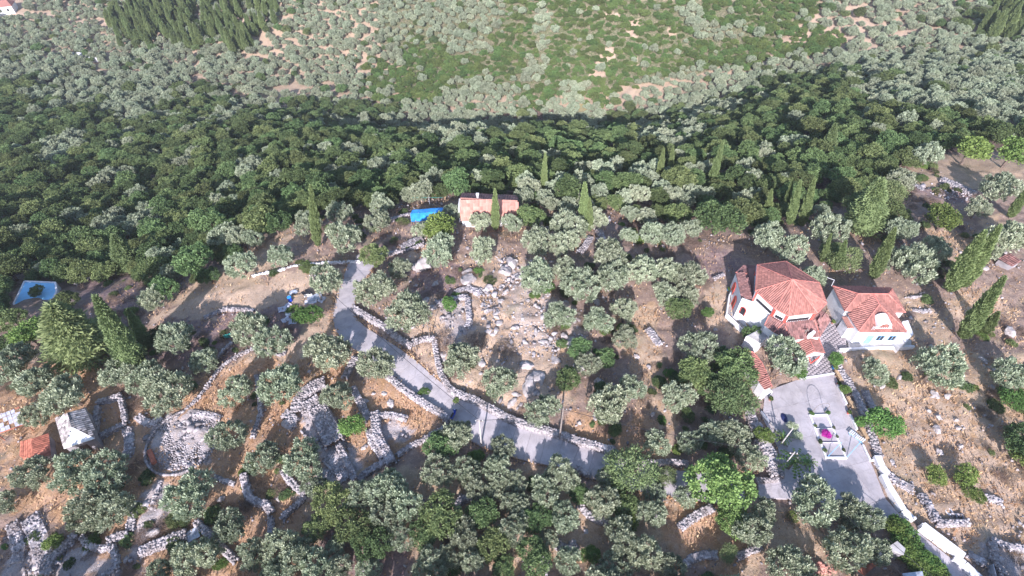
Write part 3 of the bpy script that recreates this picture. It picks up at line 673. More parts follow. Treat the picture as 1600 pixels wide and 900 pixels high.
# ================================================================== TREES ONE BY ONE
# kind | crown centre x, y and width in the photograph | what singles it out
OLIVES = '''592,319,38|small olive tree on the crest left of the blue tarpaulin, farther of two
590,347,42|olive tree left of the blue tarpaulin, nearer of two
535,373,56|round olive tree just right of the tall lone left cypress
530,332,40|olive tree on the wooded rim behind the tall lone left cypress
443,399,43|olive tree on the brown slope above the curved white wall, right one
476,350,42|olive tree right behind the tall lone left cypress, on its left
375,412,50|olive tree on the brown slope above the curved white wall, left one
506,441,60|round olive tree by the rubbish heap left of the road's upper end
584,452,64|olive tree filling the inside of the road's upper bend
641,485,74|broad olive tree on the wall inside the road bend, left of the outcrop
625,417,40|small bluish olive tree between the dark green oak and the grey slabs
688,392,58|long low olive tree below the crest house, left one of a joined pair
752,392,48|olive tree below the crest house, right one of a joined pair
657,360,32|small olive tree directly in front of the blue tarpaulin
708,332,34|olive tree between the blue tarpaulin and the crest house gable
749,347,36|olive tree against the front roof of the crest house, left of its cypress
799,353,38|pale olive tree right of the cypress in front of the crest house
832,433,61|round olive tree standing on the top of the white rock outcrop
840,377,54|low olive tree below the crest house's right end, left half of a hedge
882,381,50|low olive tree below the double cypress, right half of a hedge
888,354,58|olive tree left behind the double cypress on the crest
928,342,38|olive tree right behind the double cypress on the crest
882,422,46|olive tree of the tall pale clump beside the outcrop, upper half
908,446,60|olive tree of the tall pale clump beside the outcrop, lower half
954,398,58|olive tree below the stone heap and right of the pale clump
962,437,60|olive tree in the middle of the grove, shadow under its right side
982,369,32|small olive tree right of the little stone heap near the crest
1016,362,42|olive tree in the row below the bare strip, leftmost of three
1050,371,46|olive tree in the row below the bare strip, middle of three
1084,358,42|tall pale olive tree in the row beside the flat-topped oak
1006,421,54|olive tree in the grove left of the church, upper left one
1044,424,46|dusty olive tree in the grove left of the church, upper middle one
1079,430,56|large olive tree in the grove left of the church, nearest the house
1038,461,44|round olive tree in the grove with bright bushes below it
1072,462,40|pale thin olive tree spilling over the sandy yard left of the church
875,497,52|olive tree on the right flank of the white rock outcrop
936,505,48|olive tree in the dense clump right of the outcrop, left one
976,487,44|olive tree in the dense clump right of the outcrop, right one
974,527,42|olive tree in the dense clump right of the outcrop, lowest one
1091,540,58|olive tree in the dry yard left of the red curved roof
917,570,42|small pale olive tree among dark bushes right of the outcrop
850,642,58|olive tree right against the upper roadside wall, beside the wooden pole
953,632,70|big olive tree above the road right of the wooden pole
986,606,48|bluish olive tree growing behind the big one above the road
1062,622,56|very round olive tree standing alone on the dry strip
1222,562,74|large olive tree spreading over the plaza beside the church gate
1025,692,48|olive tree just above the lower lane where the dry strip ends
1080,692,46|olive tree left end of the clump behind the bright green pine
1115,682,50|olive tree in the middle of the clump behind the bright green pine
1147,682,52|olive tree in the upper right of the clump behind the bright green pine
1174,712,50|olive tree touching the broad stone wall behind the bright green pine
720,681,58|olive tree on the lower road edge beside the blue scooter
785,704,46|olive tree on the lower road edge right of the grey pole
591,573,64|olive tree overhanging the road at the lower end of the bend
717,565,64|olive tree inside the upper roadside wall below the outcrop, left one
779,602,60|olive tree inside the upper roadside wall below the outcrop, right one
512,549,70|olive tree on the orange bank left of the road bend
425,534,56|olive tree above the dirt path, right one of two
388,509,62|olive tree above the dirt path, left one of two
443,598,74|large olive tree beside the dirt path, left of the ruined walls
527,622,52|upright olive tree rising inside the ruined stone walls
478,717,70|large olive tree at the lower left side of the ruins
412,718,54|olive tree between the threshing floor and the ruins
370,612,54|small dense olive tree at the dirt path above the threshing floor
356,688,60|olive tree at the right rim of the threshing floor
323,563,46|small olive tree where the dirt path meets the teal netting
278,527,60|dark bluish olive tree in the hollow left of the teal netting
182,585,54|olive tree right below the tall left conifer
228,592,60|olive tree left half of the wide crown above the square ruin
262,608,76|olive tree right half of the wide crown above the square ruin
22,568,70|olive tree at the left edge above the stone hut
62,596,66|olive tree left of the big grey-green crown above the stone hut
106,612,76|big grey-green olive tree hanging over the stone hut roof
55,650,44|dark olive tree between the white panel roof and the rusty shed
48,742,58|olive tree just below the rusty shed
112,738,68|upper left crown of the huge olive below the stone hut
162,742,74|upper right crown of the huge olive below the stone hut
130,798,72|lower left crown of the huge olive below the stone hut
178,790,66|lower right crown of the huge olive below the stone hut
6,790,44|olive tree cut by the left edge beside the blue tin sheet
302,772,78|dense round olive tree just below the threshing floor
362,820,60|olive tree on the orange slope right below the threshing floor
308,872,72|olive tree beside the small blue sheet roof at the bottom
250,895,42|low olive tree at the bottom edge on the rubble
392,868,50|olive tree at the bottom, left end of the long grey-green clump
438,850,60|olive tree at the bottom in the left part of the grey-green clump
468,870,60|olive tree at the bottom in the right part of the grey-green clump
430,893,56|olive tree on the bottom edge of the grey-green clump
527,895,52|small olive tree on the bottom edge left of the brown gap
600,762,64|big silvery olive in the bottom middle, upper left crown
632,782,62|big silvery olive in the bottom middle, right crown
605,806,60|big silvery olive in the bottom middle, lowest crown
682,740,58|olive tree right of the big silvery olive, under the road
728,736,44|small round olive tree below the road near the grey pole's foot
668,884,56|olive tree on the bottom edge right of the brown gap
726,832,56|pale olive tree above the bottom edge, left of a darker pair
770,766,40|small olive tree above the little curved wall below the road
806,826,56|olive tree near the bottom, left of the small rubble wall
742,878,50|olive tree on the bottom edge under a darker pair
872,742,62|round olive tree under the shaded stretch of road
880,812,56|olive tree left of the curved rubble wall below the road
938,783,60|olive tree directly above the curved rubble wall below the road
952,748,40|upright olive tree beside the airy pine at the lane's bend
1017,800,50|bluish olive tree right of the yellow-green bush below the lane
1021,768,36|small olive tree on the lower lane's edge by the airy pine
1069,775,42|olive tree just left of the bright green pine below the lane
1045,892,52|olive tree on the bottom edge below the small stone wall
1176,836,64|olive tree at the right foot of the bright green pine
1196,800,44|olive tree between the bright green pine and the plaza arch
1262,785,84|large olive tree at the bottom left corner of the plaza
1322,800,56|olive tree shading the lane, top crown of a wide clump
1352,812,62|olive tree shading the lane, right crown of a wide clump
1318,852,74|olive tree shading the lane, lower left crown of a wide clump
1364,858,54|olive tree shading the lane, lowest right crown of a wide clump
1232,878,72|olive tree on the bottom edge left of the rubbish roofs
1463,572,74|big olive tree on the dry slope below the small red-roofed house
1362,582,46|small olive tree on the slope in front of the small house terrace
1586,590,62|olive tree cut by the right edge on the dry slope
1578,372,64|olive tree on the right edge behind the widest cypress, right half
1548,380,56|olive tree behind the widest cypress, left half of a pair
1564,291,56|olive tree on the right terrace next to the grey rocks
1528,325,40|olive tree below the grey rocks, right of the fresh green fig
1432,414,68|bluish olive tree behind the small house between two cypresses
1462,388,44|olive tree near the widest cypress, right crown of the clump
1400,404,46|olive tree behind the small house's cypress, left crown of the clump
1410,362,50|olive tree at the dark hollow above the small house's cypress
1205,373,54|pale olive tree behind the church, left half
1234,388,54|pale olive tree behind the church, right half
1296,357,60|olive tree below the group of three slim cypresses
1274,434,40|pale olive tree squeezed between the church and the small house
1452,240,48|silvery olive tree at the wood's edge above the right terrace
1403,282,44|tall silvery olive tree at the dark wood's right edge
877,283,32|round olive tree on the crest right of the short cypress
933,300,34|round olive tree on the crest behind the double cypress
975,311,34|olive tree on the back slope, between two low cypress tips
860,322,32|olive tree left of the double cypress behind the low hedge
818,308,34|olive tree immediately behind the crest house's right end
1010,340,34|olive tree above the bare strip near the grey stones'''
OAKS = '''585,400,46|dark green oak at the top end of the concrete road
830,337,44|deep green bush tree at the right gable of the crest house
1125,342,68|flat-topped olive-green oak above the church's sandy yard
1083,583,58|dark oak in the thicket left of the red curved roof
1112,600,44|dark green oak at the lower left of the thicket by the red roof
1150,577,70|green oak leaning on the left side of the red curved roof
1130,560,44|oak in the upper part of the thicket by the red roof
885,590,48|dark oak under the outcrop, beside the small pale olive
905,545,40|green oak at the lower right corner of the outcrop
945,560,36|dark shrubby oak right of the small pale olive
520,785,62|brownish oak just below the lowest ruin wall
555,825,62|green oak below the lowest ruin wall, beside the silvery olive
690,805,70|dark oak right of the big silvery olive at the bottom
660,835,50|oak below the big silvery olive near the brown gap
770,850,56|dark oak between the pale olives near the bottom edge
835,870,60|green oak near the bottom edge under the olive by the rubble wall
690,698,56|dark oak in the shade directly below the triangular field wall
1060,480,42|fresh green oak bush in the lower grove by the sandy yard
1588,690,66|glossy dark bush at the right edge of the dry slope
102,470,40|dark oak right of the pale blue pool
88,487,34|rounded oak overlapping the pool's right corner
18,497,46|dark oak at the left edge below the pool
108,512,36|low oak right below the pool's right side
4,540,44|oak cut by the left edge below the pool
165,505,34|oak between the brown clearing and the tall shaggy conifer
250,520,36|dark oak right of the tall shaggy conifer
55,455,24|small oak standing in front of the pool's upper edge
300,405,66|oak at the wood's edge above the brown slope
240,395,54|oak left of the wood's edge above the brown slope
330,345,60|big oak on the rim of the dark wood above the crest wall
400,345,60|rounded dark oak against the top of the crest wall
945,612,34|small oak right under the small pale olive
1390,330,60|dark oak beside the tall dark conifer behind the houses
1180,520,34|dark bush under the church's lower white wing'''
BRIGHTS = '''550,668,44|bright green fig bush among the ruined walls
690,357,58|leafy bright green tree between the tarpaulin and crest house
1478,341,52|fresh green fig tree in front of the grey rocks on the right
1195,678,30|clipped round bright green shrub beside the broad stone wall
1245,582,30|fresh green shrub in the shade of the plaza's big olive
1519,232,56|bright green spreading tree at the top of the right terrace
1584,238,60|broad green tree at the right edge above the terrace
1385,660,54|fresh green bush alone on the dry slope right of the benches
1460,742,36|yellowish green bush on the dry slope, left of a taller one
1512,745,38|dark-tipped green bush in the middle of the dry slope
1522,770,30|deep green bush at the foot of the taller one on the dry slope
45,523,54|light green round tree below the pale blue pool
1105,487,20|tiny green bush alone in the sandy yard left of the church
480,495,42|yellow-green small tree beside the rubbish heap
962,760,30|yellow-green bush below the airy pine
80,848,30|small green bush in the rubble at the lower left
1308,562,26|green shrub at the plaza gate's right side
1322,608,18|low green shrub behind the first plaza bench
1347,660,22|low green shrub behind the third plaza bench
1582,620,44|fresh green bush under the olive at the right edge
1600,705,50|bright bush at the right edge below the glossy dark one
665,610,14|tiny bush on the sunlit road's lower wall
1405,820,30|start of the vine hedge along the lower lane
980,815,36|yellowish shrub at the bottom right of the rubble wall
920,867,34|yellowish green bush above the bottom edge near the rubble
700,475,26|low green bush growing behind the platform wall'''
AIRYS = '''1125,757,104|large bright green pine standing over the lower lane
1147,808,58|lower lobe of bright green pine growth near the lane
985,732,78|airy pine leaning over the lane's upper bend
1145,620,74|airy dull green pine below the red curved roof
1040,745,34|thin pine sapling beside the lane under the grey wall
1320,405,50|ragged juniper behind the church and the slim cypresses
1350,330,62|tall dark conifer mass behind the two houses
1392,300,50|feathery conifer right of the dark conifer mass
1300,395,40|feathery juniper left of the cypress behind the small house'''
def plant(block, kind, name, cat, group, **kw):
    for ln in block.strip().split('\n'):
        a, lab = ln.split('|'); x, y, d = map(float, a.split(','))
        tree_px(kind, x, y, d, name, lab, cat, group, **kw)
plant(OLIVES, 'olive', 'olive_tree', 'olive tree', 'olive trees of the hilltop hamlet')
plant(OAKS, 'oak', 'oak_tree', 'oak tree', 'oaks of the hilltop hamlet', sq=.85)
plant(BRIGHTS, 'bright', 'green_bush', 'bush', 'fresh green bushes of the hamlet', sq=.8)
CROWN['lime'] = []
for i in range(2): me_ = CROWN['oak'][i].copy(); me_.name = 'lime_crown'; me_.materials[0] = LM['lime']; CROWN['lime'].append(me_)
plant('\n'.join(AIRYS.split('\n')[:2]), 'lime', 'pine_tree', 'pine tree', 'pines of the hamlet'); AIRYS = '\n'.join(AIRYS.split('\n')[2:])
plant(AIRYS, 'airy', 'pine_tree', 'pine tree', 'pines of the hamlet')
CYP = '''497,388,481,305,20|tall lone cypress on the crest at left
774,362,773,306,17|narrow cypress in front of the crest house roof
912,362,916,297,22|tall left half of the double cypress on the crest
921,364,923,318,15|short right half of the double cypress on the crest
849,305,853,250,13|cypress on the crest behind the crest house's right end
1028,286,1041,240,14|cypress on the back slope, slimmer of the middle pair
1046,276,1055,236,12|cypress on the back slope, shorter of the middle pair
1109,292,1137,231,16|leaning cypress alone on the slope above the church
1232,354,1258,292,18|cypress of the trio behind the church, left one
1251,356,1279,290,19|cypress of the trio behind the church, right one
1226,330,1244,286,12|cypress of the trio behind the church, hindmost
1196,342,1208,302,15|short dark cypress behind the pale olive of the church
1362,438,1402,369,26|cypress directly behind the small red-roofed house
1304,424,1325,382,20|short cypress behind the gap between church and small house
1480,458,1524,376,34|widest cypress above the small house, left stem
1500,452,1545,368,30|widest cypress above the small house, right stem
1500,532,1566,448,32|broad leaning cypress on the right slope by the big olive
1535,522,1564,492,22|small cypress at the foot of the broad leaning one
1576,342,1601,298,18|cypress at the right edge on the upper terrace
1283,412,1300,372,12|thin dark cypress behind the church's back roof
955,308,957,298,8|cypress tip among the grove behind the crest'''
for ln in CYP.split('\n'):
    a, lab = ln.split('|'); v = list(map(float, a.split(','))); cyp_px(*v, lab, group='cypresses of the hamlet')
cyp_px(215, 578, 193, 480, 46, 'tall shaggy conifer rising above the square ruin', 'conifer', name='conifer_tree', cat='conifer')
cyp_px(137, 562, 128, 488, 100, 'wide bushy juniper left of the tall shaggy conifer', 'conifer', name='conifer_tree', cat='conifer')
cyp_px(205, 425, 182, 375, 42, 'leaning conifer at the wood edge above the brown clearing', 'conifer', name='conifer_tree', cat='conifer')
cyp_px(232, 545, 228, 492, 26, 'slim conifer right of the tall shaggy conifer', 'conifer', name='conifer_tree', cat='conifer')
cyp_px(1345, 362, 1385, 290, 60, 'big dark conifer behind the church and small house', 'conifer', name='conifer_tree', cat='conifer')
cyp_px(812+478, 246, 1298, 200, 26, 'ragged conifer standing out of the dark wood behind the church', 'conifer', name='conifer_tree', cat='conifer')
CROWN['maquis'] = []
for i in range(4): me_ = CROWN['oak'][i].copy(); me_.name = 'scrub_crown'; me_.materials[0] = LM['scrub']; CROWN['maquis'].append(me_)
# ================================================================== WOODS: scattered where the photograph shows them
ZM = ["oooOCCCCOOOOOOOOGGGgGGGGGgoooODC",
      "ooobCCCCbOOOoOOOGGgggGGGGgooODCC",
      "ooooCCCCoOOoOGGGGGGgggGGGooooOOO",
      "OoooOOOOoOOoGGGgGGGggGGGooooOOOO",
      "OOoboOoOoOOoGGGGOGgggOOoOooOOOOO",
      "DOOOOobobbooGGOOGGGgOOOoDDDOOOOO",
      "MMOOOMDobooooOOOGOobOOOMDDDDMOOO",
      "DDDMDDDDDDDMOOOOObOMOMDDDDDDDDMD",
      "DDMDDDDDDDDDDMMMMMMMOMDDDDDDDDDD",
      "DMDDDDDDDDMMDDDDDMMMMMMDDDDMDDDM",
      "DDDDDDDDDDDMDDDMDDMNNNNDDDDMDDMD",
      "DDDMMDDDDDDMMDDDDNNNNNMDDDDDDMoo",
      "MDDDDDMDDDDDMMMDNNNNNNNMDDDDMooo",
      "DDMDMMMDDDMMMMMNNNNNNMMDDNMMNooo",
      "MDDDMMDDDMMNNNNNNNNnnnnNNMMNnooo",
      "DDDDMMDDDMNnnnnnnnnnnnnNNNNnnooo",
      "MDDMDMDnnnnnnnnnnnnnnnnnnnnnnnnn"]
FILL = [(0,500),(0,440),(120,435),(232,470),(250,455),(335,425),(350,405),(445,345),(480,335),(560,318),(620,310),(720,296),(825,296),(860,330),(940,318),(1000,345),(1100,335),(1170,350),(1290,330),(1400,262),(1440,232),(1600,212),(1900,180),(2600,-200),(2600,-3000),(-900,-3000),(-900,560)]
PIT = np.array(PLANTED)
def free(x, y, r, arr):
    if not len(arr): return True
    return (np.hypot(arr[:, 0]-x, arr[:, 1]-y) > (arr[:, 2]+r)*.62).all()
CLEAR = [[(95,430),(235,425),(225,500),(110,500)], [(225,500),(330,428),(440,352),(490,345),(430,430),(300,480)], [(1410,285),(1450,272),(1530,288),(1515,325),(1440,325)], [(5,436),(100,434),(108,500),(80,520),(10,520)]]
HOUSEFAR = [(0, 0, 40, 32)]
cells = {}; PTS = []
rs = random.Random(3)
def near_ok(x, y, r):
    k = (int(x//6), int(y//6))
    for a in (-1, 0, 1):
        for b in (-1, 0, 1):
            for q in cells.get((k[0]+a, k[1]+b), ()):
                if math.hypot(q[0]-x, q[1]-y) < (q[2]+r)*.60: return False
    return True
for (x, y, r) in PLANTED: cells.setdefault((int(x//6), int(y//6)), []).append((x, y, r))
N_TRY = 150000
xx = np.array([rs.uniform(-330, 330) for _ in range(N_TRY)]); yy = np.array([rs.uniform(45, 430) for _ in range(N_TRY)])
zz = Hn(xx, yy); ppx, ppy, pdep = project(xx, yy, zz+2)
okf = inpoly(ppx, ppy, FILL)
cl = np.zeros(N_TRY, bool)
for c_ in CLEAR: cl |= inpoly(ppx, ppy, c_)
rowb = vnoise(xx, yy, 14, 77); vx_ = vnoise(xx, yy, 17, 78); vy_ = vnoise(xx, yy, 13, 79)
for i in range(N_TRY):
    if not okf[i] or cl[i]: continue
    px, py = ppx[i]+rs.uniform(-14, 14)+(vx_[i]-.5)*70, ppy[i]+rs.uniform(-6, 6)+(vy_[i]-.5)*44
    if px < -500 or px > 2100 or ppy[i] < -170: continue
    if ppx[i] < 36 and ppy[i] < 26 and ppx[i] > -5: continue
    ch = ZM[min(16, max(0, int(py//25)))][min(31, max(0, int(px//50)))]
    p = dict(O=.9, o=.36, C=.38, D=1, G=1, g=.72, b=.10, M=1, N=.8, n=.3)[ch]
    if rs.random() > p: continue
    if ch in 'Oob': kind = 'olive' if rs.random() < .9 else 'oak'
    elif ch == 'D': kind = 'olive' if (rowb[i] > .80 and rs.random() < .6) or rs.random() < .06 else 'oak'
    elif ch == 'M': kind = 'olive' if rowb[i] > .55 and rs.random() < .75 else 'oak'
    elif ch in 'Nn': kind = 'olive' if rs.random() < .62 else 'oak'
    elif ch in 'Gg': kind = 'maquis' if rowb[i] < .88 and rs.random() < .95 else 'olive'
    else: kind = 'cypress' if rs.random() < .6 else rs.choice(['oak', 'olive'])
    near = yy[i] < 135
    r = dict(olive=rs.uniform(1.5, 2.7) if near else rs.uniform(1.3, 2.5), oak=rs.choice([rs.uniform(1.1, 2.2), rs.uniform(1.8, 3.2)]), maquis=rs.choice([rs.uniform(.9, 1.7), rs.uniform(1.4, 2.6)]), cypress=rs.uniform(1.1, 1.7))[kind]
    if kind == 'olive' and yy[i] > 190: r *= rs.choice([.7, .95, 1.1])
    x, y = float(xx[i]), float(yy[i])
    if not near_ok(x, y, r*(.60 if kind == 'maquis' else 1.28 if ch in 'Nn' else 1.22 if ch in 'Oo' else 1.0)): continue
    cells.setdefault((int(x//6), int(y//6)), []).append((x, y, r))
    PTS.append((kind, x, y, float(zz[i]), r, float(pdep[i]), ch, float(ppx[i]), float(ppy[i])))
print('scattered', len(PTS), {k: sum(p[0] == k for p in PTS) for k in ('olive', 'oak', 'maquis', 'cypress')})
LAB = dict(
 olive=lambda p: ('olive tree in the dark woodland', 'olive trees in the dark woodland') if p[8] > 190 else ('olive tree on the far valley slope', 'olive trees of the far slope'),
 oak=lambda p: ('dark green oak of the woodland', 'oaks of the dark woodland') if p[8] > 190 else ('dark oak among the olives of the far slope', 'oaks of the far slope'),
 maquis=lambda p: ('bright green scrub bush on the far hillside', 'scrub bushes of the far hillside'),
 cypress=lambda p: ('slim cypress in the dense cypress grove at the far top left', 'cypresses of the far left grove') if p[7] < 800 else ('slim cypress at the far top right corner', 'cypresses of the far right corner'))
def where(p):
    px, py = p[7], p[8]; e = [0, 100, 230, 400, 560, 720, 880, 1060, 1230, 1400, 3000]; nm = ['at the far left edge', 'above the pool', 'left of the brown slope', 'behind the brown slope', 'left of the crest house', 'right behind the crest house', 'behind the double cypress', 'above the sandy yard', 'behind the church', 'behind the right terrace', 'at the right edge']
    k = max(i for i in range(len(e)) if px >= e[i]) if px >= 0 else 0; h = ', near' if py > 300 else ', midway' if py > 240 else ', farther' if py > 190 else ', low' if py > 120 else ', mid' if py > 60 else ', high'
    if p[0] == 'cypress': return (', left side' if px < 240 else ', middle' if px < 330 else ', right side') if px < 800 else ''
    if py < 190: nm = ['far left', 'far left', 'left of centre', 'left of centre', 'left of centre', 'above the crest house', 'above the crest house', 'right of centre', 'right of centre', 'far right', 'far right']
    return h+' '+nm[k] if h in (', near', ', midway', ', farther') else h+' on it, '+nm[k]
# those that show largest become things, the rest of the kind one mass
have = dict(olive=len(OLIVES.strip().split('\n')), oak=len(OAKS.strip().split('\n')), maquis=0, cypress=24)
mass = {}
for kind in ('olive', 'oak', 'maquis', 'cypress'):
    L_ = sorted([p for p in PTS if p[0] == kind], key=lambda p: -(p[4]/p[5])*(1 if (-10 < p[7] < 1610 and p[8] > -5) else .01))
    for k, p in enumerate(L_):
        if k < 298-have[kind] and -10 < p[7] < 1610:
            lab, grp = LAB[kind](p); lab += where(p); b = (p[1], p[2], p[3]-.1)
            if kind == 'cypress': tree('cypress', b, p[4], rs.uniform(7, 12), 'cypress_tree', lab, 'cypress', grp)
            elif kind == 'maquis': tree('maquis', b, p[4], p[4]*1.2, 'scrub_bush', lab, 'bush', grp, sq=.75)
            else: tree(kind, b, p[4], None, kind+'_tree', lab, kind+' tree', grp)
        else: mass.setdefault(kind, []).append(p)
def stuff_mass(name, pts, meshes, scl, label):
    """points carrying crowns of the given meshes: one object for the uncountable rest"""
    n_ = len(pts); me = bpy.data.meshes.new(name); me.vertices.add(n_)
    me.vertices.foreach_set('co', np.array([q[:3] for q in pts], np.float32).ravel())
    a = me.attributes.new('scl', 'FLOAT_VECTOR', 'POINT'); a.data.foreach_set('vector', np.array([scl(q) for q in pts], np.float32).ravel())
    a = me.attributes.new('rot', 'FLOAT_VECTOR', 'POINT'); a.data.foreach_set('vector', np.array([(0, 0, random.uniform(0, 6.28)) for q in pts], np.float32).ravel())
    a = me.attributes.new('pick', 'INT', 'POINT'); a.data.foreach_set('value', np.array([random.randrange(len(meshes)) for q in pts], np.int32))
    o = bpy.data.objects.new(name, me); COL.objects.link(o); tag(o, label, kind='stuff')
    ng = bpy.data.node_groups.new(name, 'GeometryNodeTree'); ng.interface.new_socket('Geometry', in_out='INPUT', socket_type='NodeSocketGeometry'); ng.interface.new_socket('Geometry', in_out='OUTPUT', socket_type='NodeSocketGeometry')
    N = ng.nodes; gi = N.new('NodeGroupInput'); go = N.new('NodeGroupOutput'); jo = N.new('GeometryNodeJoinGeometry')
    srcs = {}
    for m in meshes:
        so = next(ob for ob in COL.objects if ob.data == m); oi = N.new('GeometryNodeObjectInfo'); oi.inputs['Object'].default_value = so; oi.inputs['As Instance'].default_value = True
        ng.links.new(oi.outputs['Geometry'], jo.inputs[0])
    ip = N.new('GeometryNodeInstanceOnPoints'); ng.links.new(gi.outputs[0], ip.inputs['Points']); ng.links.new(jo.outputs[0], ip.inputs['Instance'])
    ip.inputs['Pick Instance'].default_value = True
    def na(nm, ty):
        q = N.new('GeometryNodeInputNamedAttribute'); q.data_type = ty; q.inputs[0].default_value = nm; return q.outputs[0]
    ng.links.new(na('pick', 'INT'), ip.inputs['Instance Index']); ng.links.new(na('scl', 'FLOAT_VECTOR'), ip.inputs['Scale'])
    er = N.new('FunctionNodeEulerToRotation'); ng.links.new(na('rot', 'FLOAT_VECTOR'), er.inputs[0]); ng.links.new(er.outputs[0], ip.inputs['Rotation'])
    ng.links.new(ip.outputs[0], go.inputs[0]); md = o.modifiers.new('woods', 'NODES'); md.node_group = ng; return o
def used(kind): return [m for m in CROWN[kind] if m.users > 0]
FG = []
for _ in range(500):
    x, y = rs.uniform(-60, 70), rs.uniform(-25, 16)
    q_ = project(x, y, 0)
    if q_[1] > 935 and near_ok(x, y, 3.2) and not (pts_in := bool(inpoly(np.array([x]), np.array([y]), PLAZA)[0])): cells.setdefault((int(x//6), int(y//6)), []).append((x, y, 2.8)); FG.append(('olive', x, y, Hz(x, y), rs.uniform(2.2, 3.2)))
mass['olive'] = mass.get('olive', [])+FG
if mass.get('olive'): stuff_mass('olive_grove', [(p[1], p[2], p[3]+p[4]*.9, p[4]) for p in mass['olive']], used('olive'), lambda q: (q[3], q[3], q[3]*.92), 'grey-green olive groves covering the far valley slopes')
if mass.get('oak'): stuff_mass('oak_wood', [(p[1], p[2], p[3]+p[4]*.9, p[4]) for p in mass['oak']], used('oak'), lambda q: (q[3], q[3], q[3]*.9), 'dense dark oak woodland beyond the nearest trees')
if mass.get('maquis'): stuff_mass('scrub', [(p[1], p[2], p[3]+p[4]*.45, p[4]) for p in mass['maquis']], used('maquis'), lambda q: (q[3], q[3], q[3]*.75), 'bright green scrub covering the far rounded hill')
if mass.get('cypress'): stuff_mass('cypress_grove', [(p[1], p[2], p[3], p[4]) for p in mass['cypress']], used('cypress'), lambda q: (q[3]/.12, q[3]/.12, 8+4*q[3]), 'rest of the dense far cypress grove')
# thicket filling the bottom of the picture
TP = [(480,745),(560,770),(700,720),(860,745),(1000,790),(1060,900),(480,900)]
k_ = 0
for _ in range(900):
    g = G(rs.uniform(480, 1060), rs.uniform(740, 905)); px, py, _d = project(g.x, g.y, g.z+1.5)
    if not inpoly(px, py, TP) or inpoly(px, py, [(600,840),(650,845),(650,900),(600,900)]) or inpoly(px, py, [(890,800),(960,800),(960,880),(890,880)]): continue
    if math.hypot(g.x, g.y-40) < 0 or not near_ok(g.x, g.y, 1.9) or any(math.hypot(g.x-RX[q], g.y-RY[q]) < 4 for q in range(0, len(RX), 3)): continue
    cells.setdefault((int(g.x//6), int(g.y//6)), []).append((g.x, g.y, 1.9)); k_ += 1; kd = 'olive' if rs.random() < .7 else 'oak'
    tree(kd, g, rs.uniform(1.2, 2.1), None, kd+'_tree', ('young olive tree filling a gap' if kd == 'olive' else 'dark bushy oak filling a gap')+' in the thicket at the bottom centre', kd+' tree', 'young trees of the bottom thicket')
print('thicket', k_)
# low undergrowth under and between the trees: dry twigs, small green bushes
U = []; U2 = []
xx = RNG.uniform(-75, 85, 5200); yy = RNG.uniform(10, 135, 5200); zz = Hn(xx, yy); ppx, ppy, _ = project(xx, yy, zz)
c_, rk_, gr_ = zone_at(xx, yy); pv = paved_mask(xx, yy); ns = vnoise(xx, yy, 7, 55)
NOB = [[(535,505),(525,530),(480,552),(440,570),(400,570),(372,595),(330,655),(262,665),(300,630),(325,590),(350,562),(395,540),(440,540),(480,520)], [(228,498),(300,462),(400,438),(545,416),(526,480),(400,490)], [(232,492),(300,470),(400,440),(540,415),(525,470),(400,486),(260,500)], [(640,470),(700,465),(740,470),(740,540),(640,600),(560,520)], [(1120,395),(1440,400),(1440,560),(1300,600),(1180,620),(1130,540)], [(225,640),(350,640),(350,740),(225,740)], [(0,630),(205,620),(205,730),(0,730)], [(640,290),(820,290),(820,375),(640,375)], [(1250,560),(1345,560),(1540,900),(1380,900),(1230,760)],[(0,430),(110,430),(110,500),(0,500)],[(440,600),(700,580),(700,700),(560,770),(470,760)]]
for i in range(len(xx)):
    if pv[i] > 0 or any(inpoly(ppx[i], ppy[i], q) for q in NOB): continue
    hill = ppy[i] > 300
    if ns[i] < .52 and hill: continue
    if gr_[i] > .85 and rs.random() < .6: continue
    if any(math.hypot(xx[i]-RX[k], yy[i]-RY[k]) < 3.6 for k in range(0, len(RX), 3)): continue
    (U if rs.random() < (.62 if hill else .25) else U2).append((xx[i], yy[i], zz[i]+.1, rs.uniform(.35, 1.15)))
tree('dry', (-13.2, 52.2, Hz(-13.2, 52.2)), 1.3, 1.3, 'dry_bush', 'brown leafless bush beside the platform wall of the outcrop', 'bush')
g = G(697, 540); tree('dry', g, 1.7, 1.6, 'dry_bush', 'purplish leafless thicket behind the left olive under the outcrop', 'bush'); tree('dry', G(745, 535), 1.6, 1.5, 'dry_bush', 'purplish leafless thicket at the foot of the platform wall', 'bush'); tree('dry', G(785, 550), 1.6, 1.5, 'dry_bush', 'dark leafless thicket left of the cracked boulders', 'bush')
stuff_mass('dry_undergrowth', U, used('dry'), lambda q: (q[3], q[3], q[3]*.9), 'brown dry undergrowth between the trees')
stuff_mass('green_undergrowth', U2, used('oak')+used('bright'), lambda q: (q[3], q[3], q[3]*.8), 'low green undergrowth between the trees')
